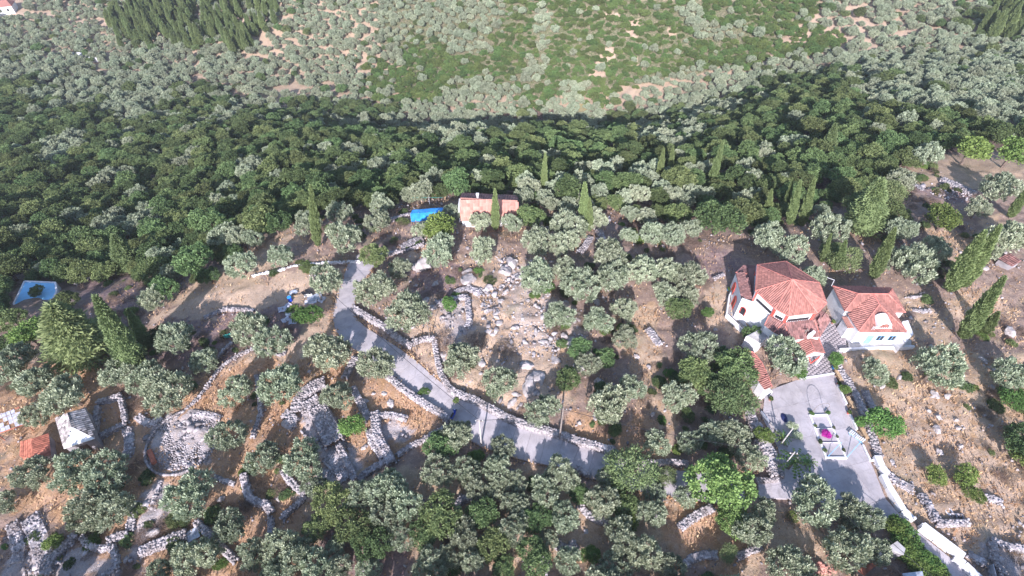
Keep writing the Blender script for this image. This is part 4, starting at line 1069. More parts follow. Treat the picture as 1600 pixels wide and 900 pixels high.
# dry grass: crossed blades
n_ = 170000
x = RNG.uniform(-70, 80, n_); y = RNG.uniform(12, 95, n_); _, rk_, gr_ = zone_at(x, y); pv = paved_mask(x, y)
pxg, pyg, _ = project(x, y, Hn(x, y))
k = (RNG.random(n_) < gr_*(.35+vnoise(x, y, 2.1, 66))) & (pv == 0) & (pyg > 300)
x, y = x[k], y[k]; e_ = RNG.integers(0, len(RX), 2600); sg_ = RNG.choice([-1, 1], 2600); of_ = RW[e_]/2+np.abs(RNG.normal(0, .22, 2600))+.02
x = np.r_[x, RX[e_]+sg_*RNX[e_]*of_+RNG.normal(0, .2, 2600)]; y = np.r_[y, RY[e_]+sg_*RNY[e_]*of_]
z = Hn(x, y); n_ = len(x)
dr = unit(np.c_[RNG.normal(size=(n_, 2))*.45, np.ones(n_)]); V, F_ = leaves(np.c_[x, y, z-.05], dr, RNG.uniform(.2, .65, n_), RNG.uniform(.06, .2, n_))
mg = mat('dry_grass', (.68,.50,.31), .9, .3, .25, rnd=.35, transl=.3, col2=(.44,.26,.15))
o = bpy.data.objects.new('dry_grass', npmesh('dry_grass', V, F_, mg, RNG.random(n_))); COL.objects.link(o); tag(o, kind='stuff'); print('grass', n_)
# ================================================================== DRY STONE WALLS
def wall(pts, width, height, label, cat='stone wall', name='stone_wall', m=None, ln=.25, group=None, batter=.85, messy=.10, top0=0.0):
    width = width*.86 if width > .8 else width; height *= .78
    P = [G(*p) for p in pts]; X = np.array([p.x for p in P]); Y = np.array([p.y for p in P])
    L_ = np.r_[0, np.cumsum(np.hypot(np.diff(X), np.diff(Y)))]; n_ = max(2, int(L_[-1]/(ln*.9)))
    t = empty(name, P[0], label, cat, group); C = []; D = []; A = []
    hs = height
    lay = max(1, int(round(height/.17))); lh = height/lay; acr = max(2, int(round(width/.26)))
    for k in range(lay):
        wk = width*(1-(1-batter)*k/max(1, lay-1)) if lay > 1 else width
        for s_ in np.linspace(0, L_[-1], n_)+random.uniform(-.1, .1):
            if k >= lay-1 and random.random() < messy*1.5: continue
            x = np.interp(s_, L_, X); y = np.interp(s_, L_, Y)
            j = min(len(L_)-2, max(0, int(np.searchsorted(L_, s_)-1))); ang = math.atan2(Y[j+1]-Y[j], X[j+1]-X[j]); nx, ny = -math.sin(ang), math.cos(ang)
            z = Hz(x, y)+top0
            js = range(acr) if k == lay-1 else (0, acr-1)
            for a in js:
                off = (a/(acr-1)-.5)*(wk-.3)+random.uniform(-.06, .06); sj = random.uniform(-.12, .12)
                C.append((x+nx*off+math.cos(ang)*sj-P[0].x, y+ny*off+math.sin(ang)*sj-P[0].y, z+lh*(k+.5)-.02+random.uniform(-.03, .03)*(1+2*(k == lay-1))-P[0].z))
                D.append((ln*random.uniform(.75, 1.35), (.26)*random.uniform(.7, 1.3), lh*random.uniform(1.0, 1.4))); A.append(ang+random.uniform(-.3, .3))
    # hearting between the faces
    mb = MB(P[0]); q = max(2, len(P)*3); ss = np.linspace(0, L_[-1], q); lft, rgt = [], []
    for s_ in ss:
        x = np.interp(s_, L_, X); y = np.interp(s_, L_, Y); j = min(len(L_)-2, max(0, int(np.searchsorted(L_, s_)-1))); ang = math.atan2(Y[j+1]-Y[j], X[j+1]-X[j]); o_ = width/2-.2
        lft.append(Vector((x-math.sin(ang)*o_, y+math.cos(ang)*o_, Hz(x, y)))); rgt.append(Vector((x+math.sin(ang)*o_, y-math.cos(ang)*o_, Hz(x, y))))
    up = Vector((0, 0, height*.93+top0)); dn = Vector((0, 0, -.3))
    for i in range(q-1):
        mb.face([rgt[i]+up, rgt[i+1]+up, lft[i+1]+up, lft[i]+up]); mb.face([rgt[i]+dn, rgt[i+1]+dn, rgt[i+1]+up, rgt[i]+up]); mb.face([lft[i+1]+dn, lft[i]+dn, lft[i]+up, lft[i+1]+up])
    mb.build('hearting', M_STONE, t)
    tag(child('stone', stones_mesh('stone', C, D, A, m or M_STONE), t), kind='stuff'); return t
W_ = wall
W_([(553,484),(575,497),(600,512),(622,530),(644,543)], 1.2, .9, 'dry stone wall on the outer side of the road, uppermost length by the bend')
W_([(645,537),(660,532),(679,531),(683,560),(690,588),(703,608)], 1.0, .8, 'stone wall stepping round the pale gravel patch beside the road')
W_([(704,611),(722,620),(745,629),(770,642),(795,656),(815,664)], 1.25, 1.0, 'thick pale wall on the upper road side below the two olives')
W_([(815,664),(850,674),(880,683),(905,692),(928,698),(955,706)], 1.3, 1.0, 'thick pale wall on the upper road side past the wooden pole')
W_([(985,730),(1010,726),(1045,724),(1074,727)], 1.0, .9, 'grey wall holding the bank above the shaded lane')
W_([(607,590),(625,606),(645,620),(668,635),(690,648),(702,659)], 1.2, .9, 'pale wall along the lower road side above the triangular field')
W_([(700,668),(680,678),(660,690),(640,700),(622,712)], .9, .7, 'field wall closing the triangular orange field below the road')
W_([(556,562),(548,577),(540,592)], 1.3, .9, 'short wall running down from the road beside the orange bank')
W_([(553,610),(562,628),(570,643),(577,660)], 1.3, 1.1, 'tall ruin wall left of the orange field, shaded on its left')
W_([(586,648),(588,664),(590,680),(596,694),(606,712),(612,726)], 1.6, 1.2, 'wide ruin wall with the dark doorway beside it')
W_([(588,652),(605,650),(622,652),(636,656)], 1.0, .9, 'ruin wall behind the dark doorway')
W_([(578,672),(583,690),(592,704),(600,716)], 1.5, .6, 'collapsed rubble bank left of the wide ruin wall')
W_([(608,722),(592,730),(575,741),(560,753)], 1.2, 1.0, 'lowest ruin wall, slanting up to the right')
W_([(531,700),(540,718),(549,737),(555,753)], 1.1, 1.1, 'ruin wall from the grey block down to the lowest corner')
W_([(498,642),(508,660),(518,680),(524,695)], 3.2, 1.3, 'massive grey stone platform with a small hole on top')
W_([(508,600),(492,606),(476,618),(467,632),(466,645)], 2.2, 1.0, 'rounded end of the ruined terrace wall below the orange bank')
W_([(478,640),(490,634),(500,628)], 2.4, 1.0, 'white heap of stones at the rounded terrace end')
W_([(446,648),(455,652),(462,662),(452,668)], 1.6, .9, 'lone clump of pale boulders left of the rounded terrace')
W_([(492,770),(500,758),(512,745),(525,738)], 2.0, .7, 'broad slope of rubble below the grey platform')
W_([(515,715),(528,730),(545,748)], 2.6, .8, 'sheet of tumbled stones left of the lowest ruin corner')
W_([(443,737),(452,750),(464,763),(477,774)], 1.1, .8, 'wall going down left beneath the big ruin olive')
W_([(477,776),(465,790),(452,800),(440,812)], .8, .6, 'thin dark wall continuing below the ruin olive')
W_([(402,588),(405,606),(407,625),(409,648),(403,666),(396,684)], .9, .7, 'long thin wall left of the ruins, dropping to the threshing floor olives')
W_([(382,744),(386,762),(390,778),(402,786),(418,790),(425,803)], 1.2, .9, 'hooked wall round the small hollow below the ruins')
W_([(424,812),(424,830),(428,848)], .7, .8, 'short dark wall under the hooked one')
W_([(337,747),(350,752),(367,758)], .9, .6, 'short wall stub right of the round olive by the threshing floor')
W_([(292,836),(275,842),(258,850),(240,856),(222,864)], 1.6, .9, 'rubble wall left of the small blue sheet roof')
W_([(309,818),(325,833),(342,850),(370,878)], 1.1, .9, 'wall running down right from the small blue sheet roof')
W_([(218,785),(212,800),(207,815),(205,830)], 1.4, .5, 'rubble edge of the stepped path below the threshing floor')
W_([(252,752),(246,772),(240,790)], .9, .5, 'line of stones beside the stepped path')
W_([(132,840),(137,849),(146,856),(160,859),(173,857)], 1.0, .9, 'white curved wall under the huge olive at lower left')
W_([(172,846),(185,840),(201,836)], 1.3, .8, 'rubble wall right of the white curved wall')
W_([(178,856),(182,870),(184,886),(174,896),(164,903)], .8, .9, 'thin wall closing the shaded yard at the bottom left')
W_([(120,838),(106,852),(90,868),(80,882),(79,900)], 1.3, .8, 'dark topped wall on the left of the shaded yard')
W_([(22,820),(28,840),(34,862),(28,880)], 1.8, .6, 'broad rubble bank at the far bottom left')
W_([(48,810),(58,830),(66,850),(72,870),(80,890)], 2.6, .5, 'wide river of pale stones at the bottom left')
W_([(157,632),(172,628),(188,622)], .9, 1.2, 'back wall of the roofless square ruin', 'ruin wall', 'ruin_wall')
W_([(190,620),(194,634),(197,648),(199,662)], .9, 1.2, 'right wall of the roofless square ruin', 'ruin wall', 'ruin_wall')
W_([(199,665),(188,670),(175,676),(160,683)], .9, 1.0, 'front wall of the roofless square ruin', 'ruin wall', 'ruin_wall')
W_([(156,640),(154,655),(152,668),(148,682)], .9, 1.2, 'shaded left wall of the roofless square ruin', 'ruin wall', 'ruin_wall')
W_([(200,672),(204,685),(204,700),(200,715)], 1.6, .6, 'fallen stones below the square ruin')
W_([(217,652),(228,660),(240,664),(252,655)], 1.3, .6, 'loose stone bank between the square ruin and threshing floor')
W_([(276,655),(290,642),(308,625),(322,608),(333,590),(346,574),(362,562),(380,552),(398,545)], .6, .4, 'long low kerb of stones on the left of the dirt path')
W_([(400,545),(420,553),(440,556),(446,550)], .6, .4, 'low kerb where the dirt path turns below the olives')
W_([(300,645),(318,648),(334,650),(345,655)], 1.2, .4, 'band of pale stones across the path above the threshing floor')
W_([(322,497),(338,490),(352,484),(372,484),(398,487)], .9, .5, 'pale terrace wall below the tan field')
W_([(340,560),(350,548),(362,536)], .6, .4, 'low stone edging beside the teal netting')
W_([(396,432),(415,428),(436,424),(460,417),(480,416),(500,413),(530,411),(562,410)], .5, .5, 'long white topped wall above the tan field, from the road end', m=M_WHITE2)
W_([(585,402),(610,398),(635,394),(662,384)], .7, .8, 'grey wall leading to the slabs below the tarpaulin')
W_([(628,388),(645,380),(660,374)], 1.8, .6, 'slanted grey slabs beside the crest house path', m=M_STONE2)
W_([(340,402),(365,388),(395,370),(430,352),(450,347),(472,345)], .8, .5, 'crumbling wall on the rim of the brown slope')
W_([(612,345),(630,340),(645,336)], .9, .8, 'pale retaining wall left of the blue tarpaulin')
W_([(682,477),(700,471),(718,467),(731,467)], 1.2, .8, 'top edge wall of the white ruin platform')
W_([(731,468),(732,485),(734,502),(730,515)], 1.1, .9, 'right edge wall of the white ruin platform')
W_([(712,458),(728,452),(745,455),(752,462)], 1.3, .5, 'curved heap of stones above the white ruin platform')
W_([(935,362),(940,375),(948,384)], 1.6, .8, 'little grey stone heap near the crest')
W_([(922,372),(914,386),(905,396)], 1.4, .6, 'grey rubble line under the double cypress')
W_([(1012,515),(1022,528),(1030,540)], 1.5, .5, 'pale rubble strip right of the dense olive clump')
W_([(1168,640),(1173,655),(1177,670),(1183,684)], 1.6, 1.0, 'upper length of the broad stone wall left of the plaza')
W_([(1183,688),(1194,700),(1203,716),(1210,735),(1213,747)], 2.2, 1.0, 'lower length of the broad stone wall left of the plaza')
W_([(1213,750),(1198,752),(1180,751)], .7, .6, 'low wall where the broad stone wall meets the lane')
W_([(1062,826),(1075,814),(1092,804),(1112,794)], 1.3, .7, 'rubble wall above the bottom edge left of the pine')
W_([(1068,884),(1080,874),(1095,869),(1118,868)], 1.2, .8, 'curved pale wall at the bottom edge')
W_([(1150,872),(1165,864),(1186,857)], 1.0, .7, 'short stone wall under the olive at the pine foot')
W_([(906,788),(912,800),(924,810),(938,815),(950,817)], 1.1, .8, 'curved rubble wall under the olive below the road')
W_([(848,895),(853,882),(848,872)], 1.4, .7, 'rubble stub on the bottom edge')
W_([(870,850),(885,862),(900,850)], 1.5, .4, 'scattered stones on the brown slope at the bottom')
W_([(712,794),(722,782),(738,778),(752,782),(760,790)], 1.2, .9, 'little curved wall in the dark hollow below the road')
W_([(900,732),(910,738),(920,744)], .8, .6, 'pale kerb stones on the lower edge of the road')
W_([(1300,560),(1311,580),(1325,600),(1337,622),(1348,645),(1357,668),(1364,690),(1372,714)], 1.4, .6, 'grey stone bank following the benches on the right')
W_([(1350,612),(1357,628),(1362,640)], 1.3, .5, 'rubble knot behind the first bench')
W_([(1380,735),(1395,750),(1410,758),(1425,765)], 1.5, .4, 'spread of loose stones beside the white kerb')
W_([(1438,775),(1446,790),(1455,803),(1462,815)], 1.2, .9, 'long arm of the L-shaped grey wall on the right slope', m=M_STONE2)
W_([(1462,818),(1478,819),(1494,819),(1508,818)], 1.0, .9, 'short arm of the L-shaped grey wall on the right slope', m=M_STONE)
W_([(1488,805),(1495,806),(1502,807)], .6, .5, 'tiny pale stub beside the tyre')
W_([(1512,866),(1525,874),(1538,882)], 1.2, .5, 'rubble wall near the bottom right corner')
W_([(1547,846),(1560,852),(1578,857),(1600,860)], 1.1, .9, 'upper wall of the dark pit in the bottom right corner')
W_([(1546,850),(1550,866),(1556,884),(1562,900)], 1.0, .9, 'left wall of the dark pit in the bottom right corner')
W_([(1538,778),(1550,780),(1562,785)], 1.2, .5, 'grey rock pile on the lower right slope')
W_([(1413,467),(1428,465),(1442,464)], .5, .5, 'thin pale wall right of the small house')
W_([(1425,485),(1440,487),(1452,486)], .8, .4, 'low rubble line on the plot right of the small house')
W_([(1440,300),(1432,292),(1424,288)], 1.5, .5, 'grey stone strip on the upper right terrace')
W_([(1470,283),(1488,290),(1505,298),(1520,305)], 1.8, .9, 'jagged rock wall on the upper right terrace')
W_([(1130,430),(1122,434),(1115,436)], .6, .6, 'grey wall ends left of the church')
W_([(120,445),(140,436),(160,430)], 1.0, .4, 'line of pale stones on the brown clearing')
W_([(955,700),(968,716),(985,728)], .8, .6, 'last wall stones above the airy pine')

# ------------------------------------------------------------------ boulders
import bmesh
def boulder_mesh(seed, flat=.6):
    rs_ = np.random.RandomState(seed); V = IV3.copy()
    for _ in range(16):
        d = unit(rs_.normal(size=(1, 3)))[0]; c_ = rs_.uniform(.5, .85); s_ = V@d; k = s_ > c_; V[k] -= np.outer(s_[k]-c_, d)
    V *= 1-.16*(np.abs(np.sin(V[:, :1]*5+rs_.rand()*6)*np.sin(V[:, 1:2]*4+V[:, 2:]*3)) < .2); V += rs_.uniform(-.065, .065, V.shape); V *= [1, rs_.uniform(.65, .9), flat]
    return npmesh('boulder', V, IF3, M_ROCK)
BOULD = [boulder_mesh(i, .5+.1*(i % 3)) for i in range(6)]
BL = '''822,568,30,large cracked white boulder, upper of the trio on the outcrop foot
838,585,34,large cracked white boulder, middle of the trio on the outcrop foot
826,601,42,large cracked white boulder, lowest and widest of the trio
836,612,20,small block leaning under the widest cracked boulder
800,627,22,white boulder right of the lower roadside olive
813,631,13,small white boulder next to the one by the roadside olive
763,516,13,single upright pale stone in the grass of the outcrop
805,510,18,flat bright rock in the middle of the outcrop
837,518,15,tall rock on the right half of the outcrop
849,533,14,squat rock below the tall one on the outcrop
818,498,14,grey rock above the flat bright one
860,505,16,rock by the outcrop's right olive
893,536,28,big pale rock at the lower right end of the outcrop
908,541,22,greyish rock at the outcrop's last corner
880,524,16,low rock before the outcrop's last corner
764,449,20,pointed white rock near the top of the outcrop
790,421,26,broken white rock below the outcrop's top
800,406,34,broad pale rock on the very top of the outcrop
808,432,14,small rock left of the outcrop's top olive
729,433,32,smooth dome of grey rock left of the outcrop top
733,446,14,shadowed rock under the smooth grey dome
735,507,10,tiny rock by the platform wall
664,411,32,pale hump of rock beside the crest path
790,455,14,rock in the thin line down the outcrop's centre
782,470,13,lower rock in the thin line down the outcrop's centre
935,594,20,round white boulder beside the bluish olive
948,600,10,small stone at the round white boulder
840,430,12,rock under the outcrop's top olive
932,470,16,blue-grey rock below the pale olive clump
995,556,14,pale rock on the dry strip
1014,573,10,small rock on the dry strip
930,650,14,flat slab below the big olive above the road
905,660,12,stone at the big olive's left above the road
1020,645,12,rock left of the round olive's shadow
1460,615,18,rock on the dry right slope, topmost of the scatter
1480,618,12,smaller rock right of the topmost slope rock
1450,640,12,rock at the left of the slope scatter
1466,650,16,middle rock of the slope scatter
1462,668,18,lowest white slab of the slope scatter
1492,655,14,rock at the right of the slope scatter
1496,668,10,small rock under the right one of the slope scatter
1404,590,14,rock between the small olive and the big one on the slope
1378,603,12,rock below the small olive on the slope
1526,623,12,lone rock below the right edge olive
1394,720,14,rock near the white kerb top
1468,705,14,grey rock in the lower right grass
1500,695,12,long pale rock in the lower right grass
1535,560,16,pale rock in the shade right of the cypress
1575,515,22,grey rock in the shade at the right edge
1420,762,14,rock at the end of the spread stones
570,625,18,tall pale block in the orange field, left one
583,614,12,small block in the orange field, upper one
611,628,20,long upright block in the orange field, right one
600,612,16,slab leaning on the road wall's foot
570,697,16,pale slab in the grassy inner yard of the ruins
548,726,22,flat stones inside the lowest ruin corner
452,662,24,crumbled pale boulder left of the rounded terrace
437,775,14,rock in the orange hollow below the ruins
345,780,14,stone beside the wall stub by the round olive
198,872,14,stone heap right of the thin yard wall
240,830,26,white outcrop stones below the stepped path
228,818,20,tilted white stones on the stepped path
100,850,22,rubble lump beside the small green bush
560,400,12,stone beside the road's upper end'''
for ln in BL.split('\n'):
    x, y, d, lab = ln.split(',', 3); x, y, d = float(x), float(y), float(d); g = G(x, y+d*.15); dep = project(g.x, g.y, g.z)[2]; r = d*dep/FPX/2*1.15
    o = bpy.data.objects.new('boulder', random.choice(BOULD)); COL.objects.link(o); o.location = (g.x, g.y, g.z+r*.12); o.scale = (r, r, r*random.uniform(.8, 1.1)); o.rotation_euler = (random.uniform(-.2, .2), random.uniform(-.2, .2), random.uniform(0, 6)); tag(o, lab, 'boulder', 'boulders of the hilltop')
# loose stones of the ground
n_ = 60000; x = RNG.uniform(-70, 85, n_); y = RNG.uniform(14, 95, n_); _, rk_, _g = zone_at(x, y); pv = paved_mask(x, y)
k = (RNG.random(n_) < (rk_**1.6)*(.15+1.3*np.clip(vnoise(x, y, 2.7, 91)-.35, 0, 1)*1.6)) & (pv == 0); x, y = x[k], y[k]; rk_ = rk_[k]
s_ = RNG.uniform(.12, .38, len(x))*(.7+.8*rk_)*np.where(RNG.random(len(x)) < .06, 2.0, 1); print('stones', len(x))
o = bpy.data.objects.new('loose_stones', stones_mesh('loose_stones', np.c_[x, y, Hn(x, y)+s_*.15], np.c_[s_, s_*RNG.uniform(.6, 1, len(x)), s_*.6], RNG.uniform(0, 6, len(x)), M_STONE, jit=.3, tilt=.5)); COL.objects.link(o); tag(o, kind='stuff')

# ragged limestone breaking through the ground
n_ = 8500; x = RNG.uniform(-70, 85, n_); y = RNG.uniform(14, 92, n_); _, rk_, _g = zone_at(x, y); pv = paved_mask(x, y); ppx_, ppy_, _d = project(x, y, Hn(x, y))
hillrock = inpoly(ppx_, ppy_, [(640,400),(860,395),(930,540),(900,620),(760,640),(690,600),(660,500)])
k = ((RNG.random(n_) < np.where(hillrock, np.clip(rk_-.1, 0, 1)**1.2, (rk_-.2)*.12)) & (pv == 0)) & ~inpoly(ppx_, ppy_, [(225,640),(350,640),(350,740),(225,740)]); x, y = x[k], y[k]; n_ = len(x); print('outcrop', n_)
V_, F_2 = [], []
for i in range(n_):
    s_ = random.choice([random.uniform(.18, .45), random.uniform(.3, .95)]); v = IV3[:162] if False else IV.copy(); rs_ = np.random.RandomState(i)
    for _ in range(8):
        d = unit(rs_.normal(size=(1, 3)))[0]; c_ = rs_.uniform(.32, .62); q_ = v@d; kk = q_ > c_; v[kk] -= np.outer(q_[kk]-c_, d)
    v = (v+rs_.uniform(-.07, .07, v.shape))*[1, rs_.uniform(.5, .9), rs_.uniform(.3, .6)]*s_*1.35; a_ = rs_.uniform(0, 6.28)
    v = np.c_[v[:, 0]*math.cos(a_)-v[:, 1]*math.sin(a_), v[:, 0]*math.sin(a_)+v[:, 1]*math.cos(a_), v[:, 2]]+[x[i], y[i], Hz(x[i], y[i])-.10*s_]
    V_.append(v); F_2.append(IF+len(IV)*i)
o = bpy.data.objects.new('outcrop_rock', npmesh('outcrop_rock', np.concatenate(V_), np.concatenate(F_2), M_ROCK)); COL.objects.link(o); tag(o, 'ragged pale limestone breaking through the hilltop', kind='stuff')

# ================================================================== BUILDINGS
def roof_face(mb, poly, mi=0, under=.10):
    """one plane of a roof with its thickness"""
    P = [Vector(p) for p in poly]; nrm = (P[1]-P[0]).cross(P[2]-P[0])
    if nrm.z < 0: P.reverse()
    mb.face(P, mi); Q = [p-Vector((0, 0, under)) for p in P]; mb.face(Q[::-1], mi)
    for i in range(len(P)): mb.face([Q[i], Q[(i+1) % len(P)], P[(i+1) % len(P)], P[i]], mi)
def tiles(mb, poly, tw=.26, tl=.40, lift=.05):
    P = [Vector(p) for p in poly]; nrm = (P[1]-P[0]).cross(P[2]-P[0]).normalized()
    if nrm.z < 0: nrm = -nrm
    d = Vector((nrm.x, nrm.y, 0)); d = Vector((d.x, d.y, -(nrm.x*d.x+nrm.y*d.y)/nrm.z)).normalized() if d.length > .01 else Vector((0, -1, 0)); u = nrm.cross(d).normalized(); o_ = P[0]
    q = [((p-o_).dot(u), (p-o_).dot(d)) for p in P]; us = [a for a, b in q]; vs = [b for a, b in q]
    ua = np.arange(min(us), max(us), tw); va = np.arange(min(vs), max(vs), tl)
    if not len(ua) or not len(va): return
    A, B = np.meshgrid(ua+tw/2, va+tl/2); ok = inpoly(A, B, q)
    for a, b in zip(A[ok], B[ok]):
        a += random.uniform(-.01, .01); c_ = o_+u*a+d*b; r = random.random()
        h1, h2 = nrm*(lift+.035), nrm*(lift+.075); uu = u*tw*.5; dd = d*tl*.53
        mb.face([c_-uu-dd+nrm*.01, c_-uu+dd+nrm*.03, c_+dd+h2, c_-dd+h1], 0, r); mb.face([c_-dd+h1, c_+dd+h2, c_+uu+dd+nrm*.03, c_+uu-dd+nrm*.01], 0, r)
        mb.face([c_-uu+dd+nrm*.0, c_+uu+dd+nrm*.0, c_+dd+h2], 0, r)
def roof(parent, polys, m, ridges=(), mr=None, tw=.26, tl=.4, name='roof', rr=.09):
    f = MB(parent.location); [roof_face(f, p) for p in polys]; r_ = f.build(name, m, parent)
    t = MB(parent.location); [tiles(t, p, tw, tl) for p in polys]; to = t.build('roof_tile', m, None, kind='stuff'); to.parent = r_; to.location = (0, 0, 0)
    for a, b in ridges:
        g = MB(parent.location); g.bar(Vector(a)+Vector((0, 0, .05)), Vector(b)+Vector((0, 0, .05)), rr, rr, 6)
        go = g.build('ridge_tile', mr or M_RIDGE, None); go.parent = r_; go.location = (0, 0, 0)
    return r_
def part(mb, name, m, parent, sub=None, **kw):
    o = mb.build(name, m, None, **kw); o.parent = sub or parent; o.location = (0, 0, 0); return o
def inset(poly, k):
    c_ = sum((Vector((p[0], p[1], 0)) for p in poly), Vector())/len(poly); return [((p[0]-c_.x)*k+c_.x, (p[1]-c_.y)*k+c_.y) for p in poly]
def face_frame(a, b):
    a = Vector((a[0], a[1], 0)); b = Vector((b[0], b[1], 0)); d = (b-a).normalized(); return a, d, (b-a).length
def quadbox(mb, a, d, nrm, s0, s1, z0, z1, t0, t1, mi=0):
    """a box lying on a wall: along the wall s0..s1, height z0..z1, outward t0..t1"""
    p = [a+d*s+nrm*t for s, t in ((s0, t0), (s1, t0), (s1, t1), (s0, t1))]; mb.prism([(q.x, q.y) for q in p], z0, z1, mi)

# ---- church: eight-sided roof on a drum, lower roofs round it
CH = empty('church', (38, 50, 0), 'white church with an eight-sided red tile roof and clerestory band', 'church')
EZ, AZ = 6.6, 9.4
EV = [PZ(*p, EZ) for p in ((1180,454.5),(1183,414),(1228,408.6),(1280,442),(1291.5,474),(1277,489),(1232,494),(1211,483))]
AP = PZ(1238, 437, AZ)
roof(CH, [[EV[i], EV[(i+1) % 8], AP] for i in range(8)], M_TILE, [(e, AP) for e in EV]+[(EV[i], EV[(i+1) % 8]) for i in range(8)], rr=.07)
DR = inset([(e.x, e.y) for e in EV], .93)
mb = MB(CH.location); mb.prism(DR, -.3, EZ-.12); part(mb, 'drum_wall', M_WHITE, CH)
cen = sum((Vector((p[0], p[1], 0)) for p in DR), Vector())/8
for i in range(8):
    a, d, Lg = face_frame(DR[i], DR[(i+1) % 8]); nrm = Vector((d.y, -d.x, 0)); 
    if nrm.dot(a+d*Lg/2-cen) < 0: nrm = -nrm
    mb = MB(CH.location); quadbox(mb, a, d, nrm, .35, Lg-.35, EZ-1.62, EZ-1.12, -.1, .012); wn = part(mb, 'clerestory_window', M_DARK, CH)
    mb = MB(CH.location); quadbox(mb, a, d, nrm, .30, Lg-.30, EZ-1.70, EZ-1.62, 0, .10); part(mb, 'sill', M_WHITE, CH, wn)
    mb = MB(CH.location)
    for s in np.arange(.6, Lg-.5, .55): quadbox(mb, a, d, nrm, s-.012, s+.012, EZ-1.62, EZ-1.12, .012, .03)
    part(mb, 'glazing_bar', M_BLACK, CH, wn)
    mb = MB(CH.location); quadbox(mb, a, d, nrm, -.18, .18, EZ-2.3, EZ-.14, -.1, .16); part(mb, 'corner_pier', M_RED, CH)
# lower roofs
def PP(l, z): return [PZ(x, y, z) for x, y in l]
zi, zo = 4.9, 3.7
H_, G2, F2, E2 = PZ(1202,492,zi), PZ(1224,505,zi), PZ(1272,500,zi), PZ(1290,488,zi)
O1, O2, O3, O4, O5 = PZ(1194.5,508,zo), PZ(1209,519,zo), PZ(1237,531.5,zo), PZ(1282,525.5,zo), PZ(1298.5,500,zo)
mid = lambda a, b, t=.5: a+(b-a)*t
ctr = Vector((cen.x, cen.y, 5.6))
roof(CH, [[O1, O2, G2, H_], [O2, O3, G2], [O3, O4, F2, G2], [O4, O5, E2, F2], [H_, G2, ctr], [G2, F2, ctr], [F2, E2, ctr]], M_TILE2, [(O2, G2), (O3, G2), (O4, F2), (O1, H_)], name='front_roof', rr=.06)
mb = MB(CH.location); mb.prism([tuple(p[:2]) for p in inset([O1, O2, O3, O4, O5, E2, H_], .97)], -.3, zo-.12); part(mb, 'front_wall', M_WHITE, CH)
IL = [PZ(1183,415,5.0), PZ(1177,467,5.0)]; OL = [PZ(1166.6,413.2,4.0), PZ(1149.5,425.7,3.9), PZ(1158.8,466.5,4.0)]
roof(CH, [[OL[0], OL[1], PZ(1167.5,428,4.5)], [OL[1], OL[2], IL[1], PZ(1167.5,428,4.5)], [OL[0], PZ(1167.5,428,4.5), IL[1], IL[0]]], M_TILE2, [(OL[1], PZ(1167.5,428,4.5))], name='left_roof', rr=.05)
wl = [OL[0], OL[1], OL[2], PZ(1205,492.5,4.9), IL[0]]
W1 = [tuple(p[:2]) for p in (OL[0], OL[1], OL[2])]+[tuple(PZ(1178,469,4.9)[:2]), tuple(PZ(1204.5,493,4.9)[:2]), tuple(cen[:2])]
mb = MB(CH.location); mb.prism(inset(W1, .985), -.3, 3.82); part(mb, 'left_wall', M_WHITE, CH)
# tall white apse wall in front of the left roof
a, b, c_ = PZ(1159,467,4.3), PZ(1178,469.5,4.9), PZ(1204.5,493.5,4.9)
mb = MB(CH.location); mb.prism([(a.x, a.y), (c_.x, c_.y), (cen.x, cen.y), (b.x, b.y+.1)], -.3, 4.55); part(mb, 'apse_wall', M_WHITE, CH)
fa, fd, fl = face_frame(a, c_); fn = Vector((fd.y, -fd.x, 0)); fn = fn if fn.dot(fa-cen) > 0 else -fn
def arch(parent, a, d, nrm, s, z, w__, h, name='arched_niche', m1=M_RED, m2=M_DARK, t=.03):
    mb = MB(parent.location); n_ = 8
    pts = [(s-w__/2, z), (s+w__/2, z)]+[(s+w__/2*math.cos(k*math.pi/n_), z+h-w__/2+w__/2*math.sin(k*math.pi/n_)) for k in range(n_+1)]
    mb.face([tuple(a+d*u+nrm*t+Vector((0, 0, v))) for u, v in pts]); f = part(mb, name, m2, parent)
    mb = MB(parent.location)
    for (u1, v1), (u2, v2) in zip(pts[1:], pts[2:]+pts[:1]): mb.bar(a+d*u1+nrm*(t+.03)+Vector((0, 0, v1)), a+d*u2+nrm*(t+.03)+Vector((0, 0, v2)), .07, .07, 5)
    part(mb, 'brick_surround', m1, parent, f); return f
arch(CH, fa, fd, fn, .9, 1.7, .8, 1.5)
la, ldv, ll_ = face_frame(OL[1], OL[2]); ln_ = Vector((ldv.y, -ldv.x, 0)); ln_ = ln_ if ln_.dot(la-cen) > 0 else -ln_
arch(CH, la, ldv, ln_, ll_*.30, 1.2, .9, 2.0, m2=M_RUST); arch(CH, la, ldv, ln_, ll_*.68, .1, 1.0, 2.3, 'arched_door', m2=M_RUST)
# low annex with a flat top
q = PP([(1165.8,525.5),(1192,511),(1208,518.5),(1187,537)], 2.2); mb = MB(CH.location); mb.prism([(p.x, p.y) for p in q], -.3, 2.2); part(mb, 'annex', M_WHITE2, CH)
mb = MB(CH.location); mb.prism(inset([(p.x, p.y) for p in q], .9), 2.2, 2.27); part(mb, 'annex_top', M_CONC2, CH)
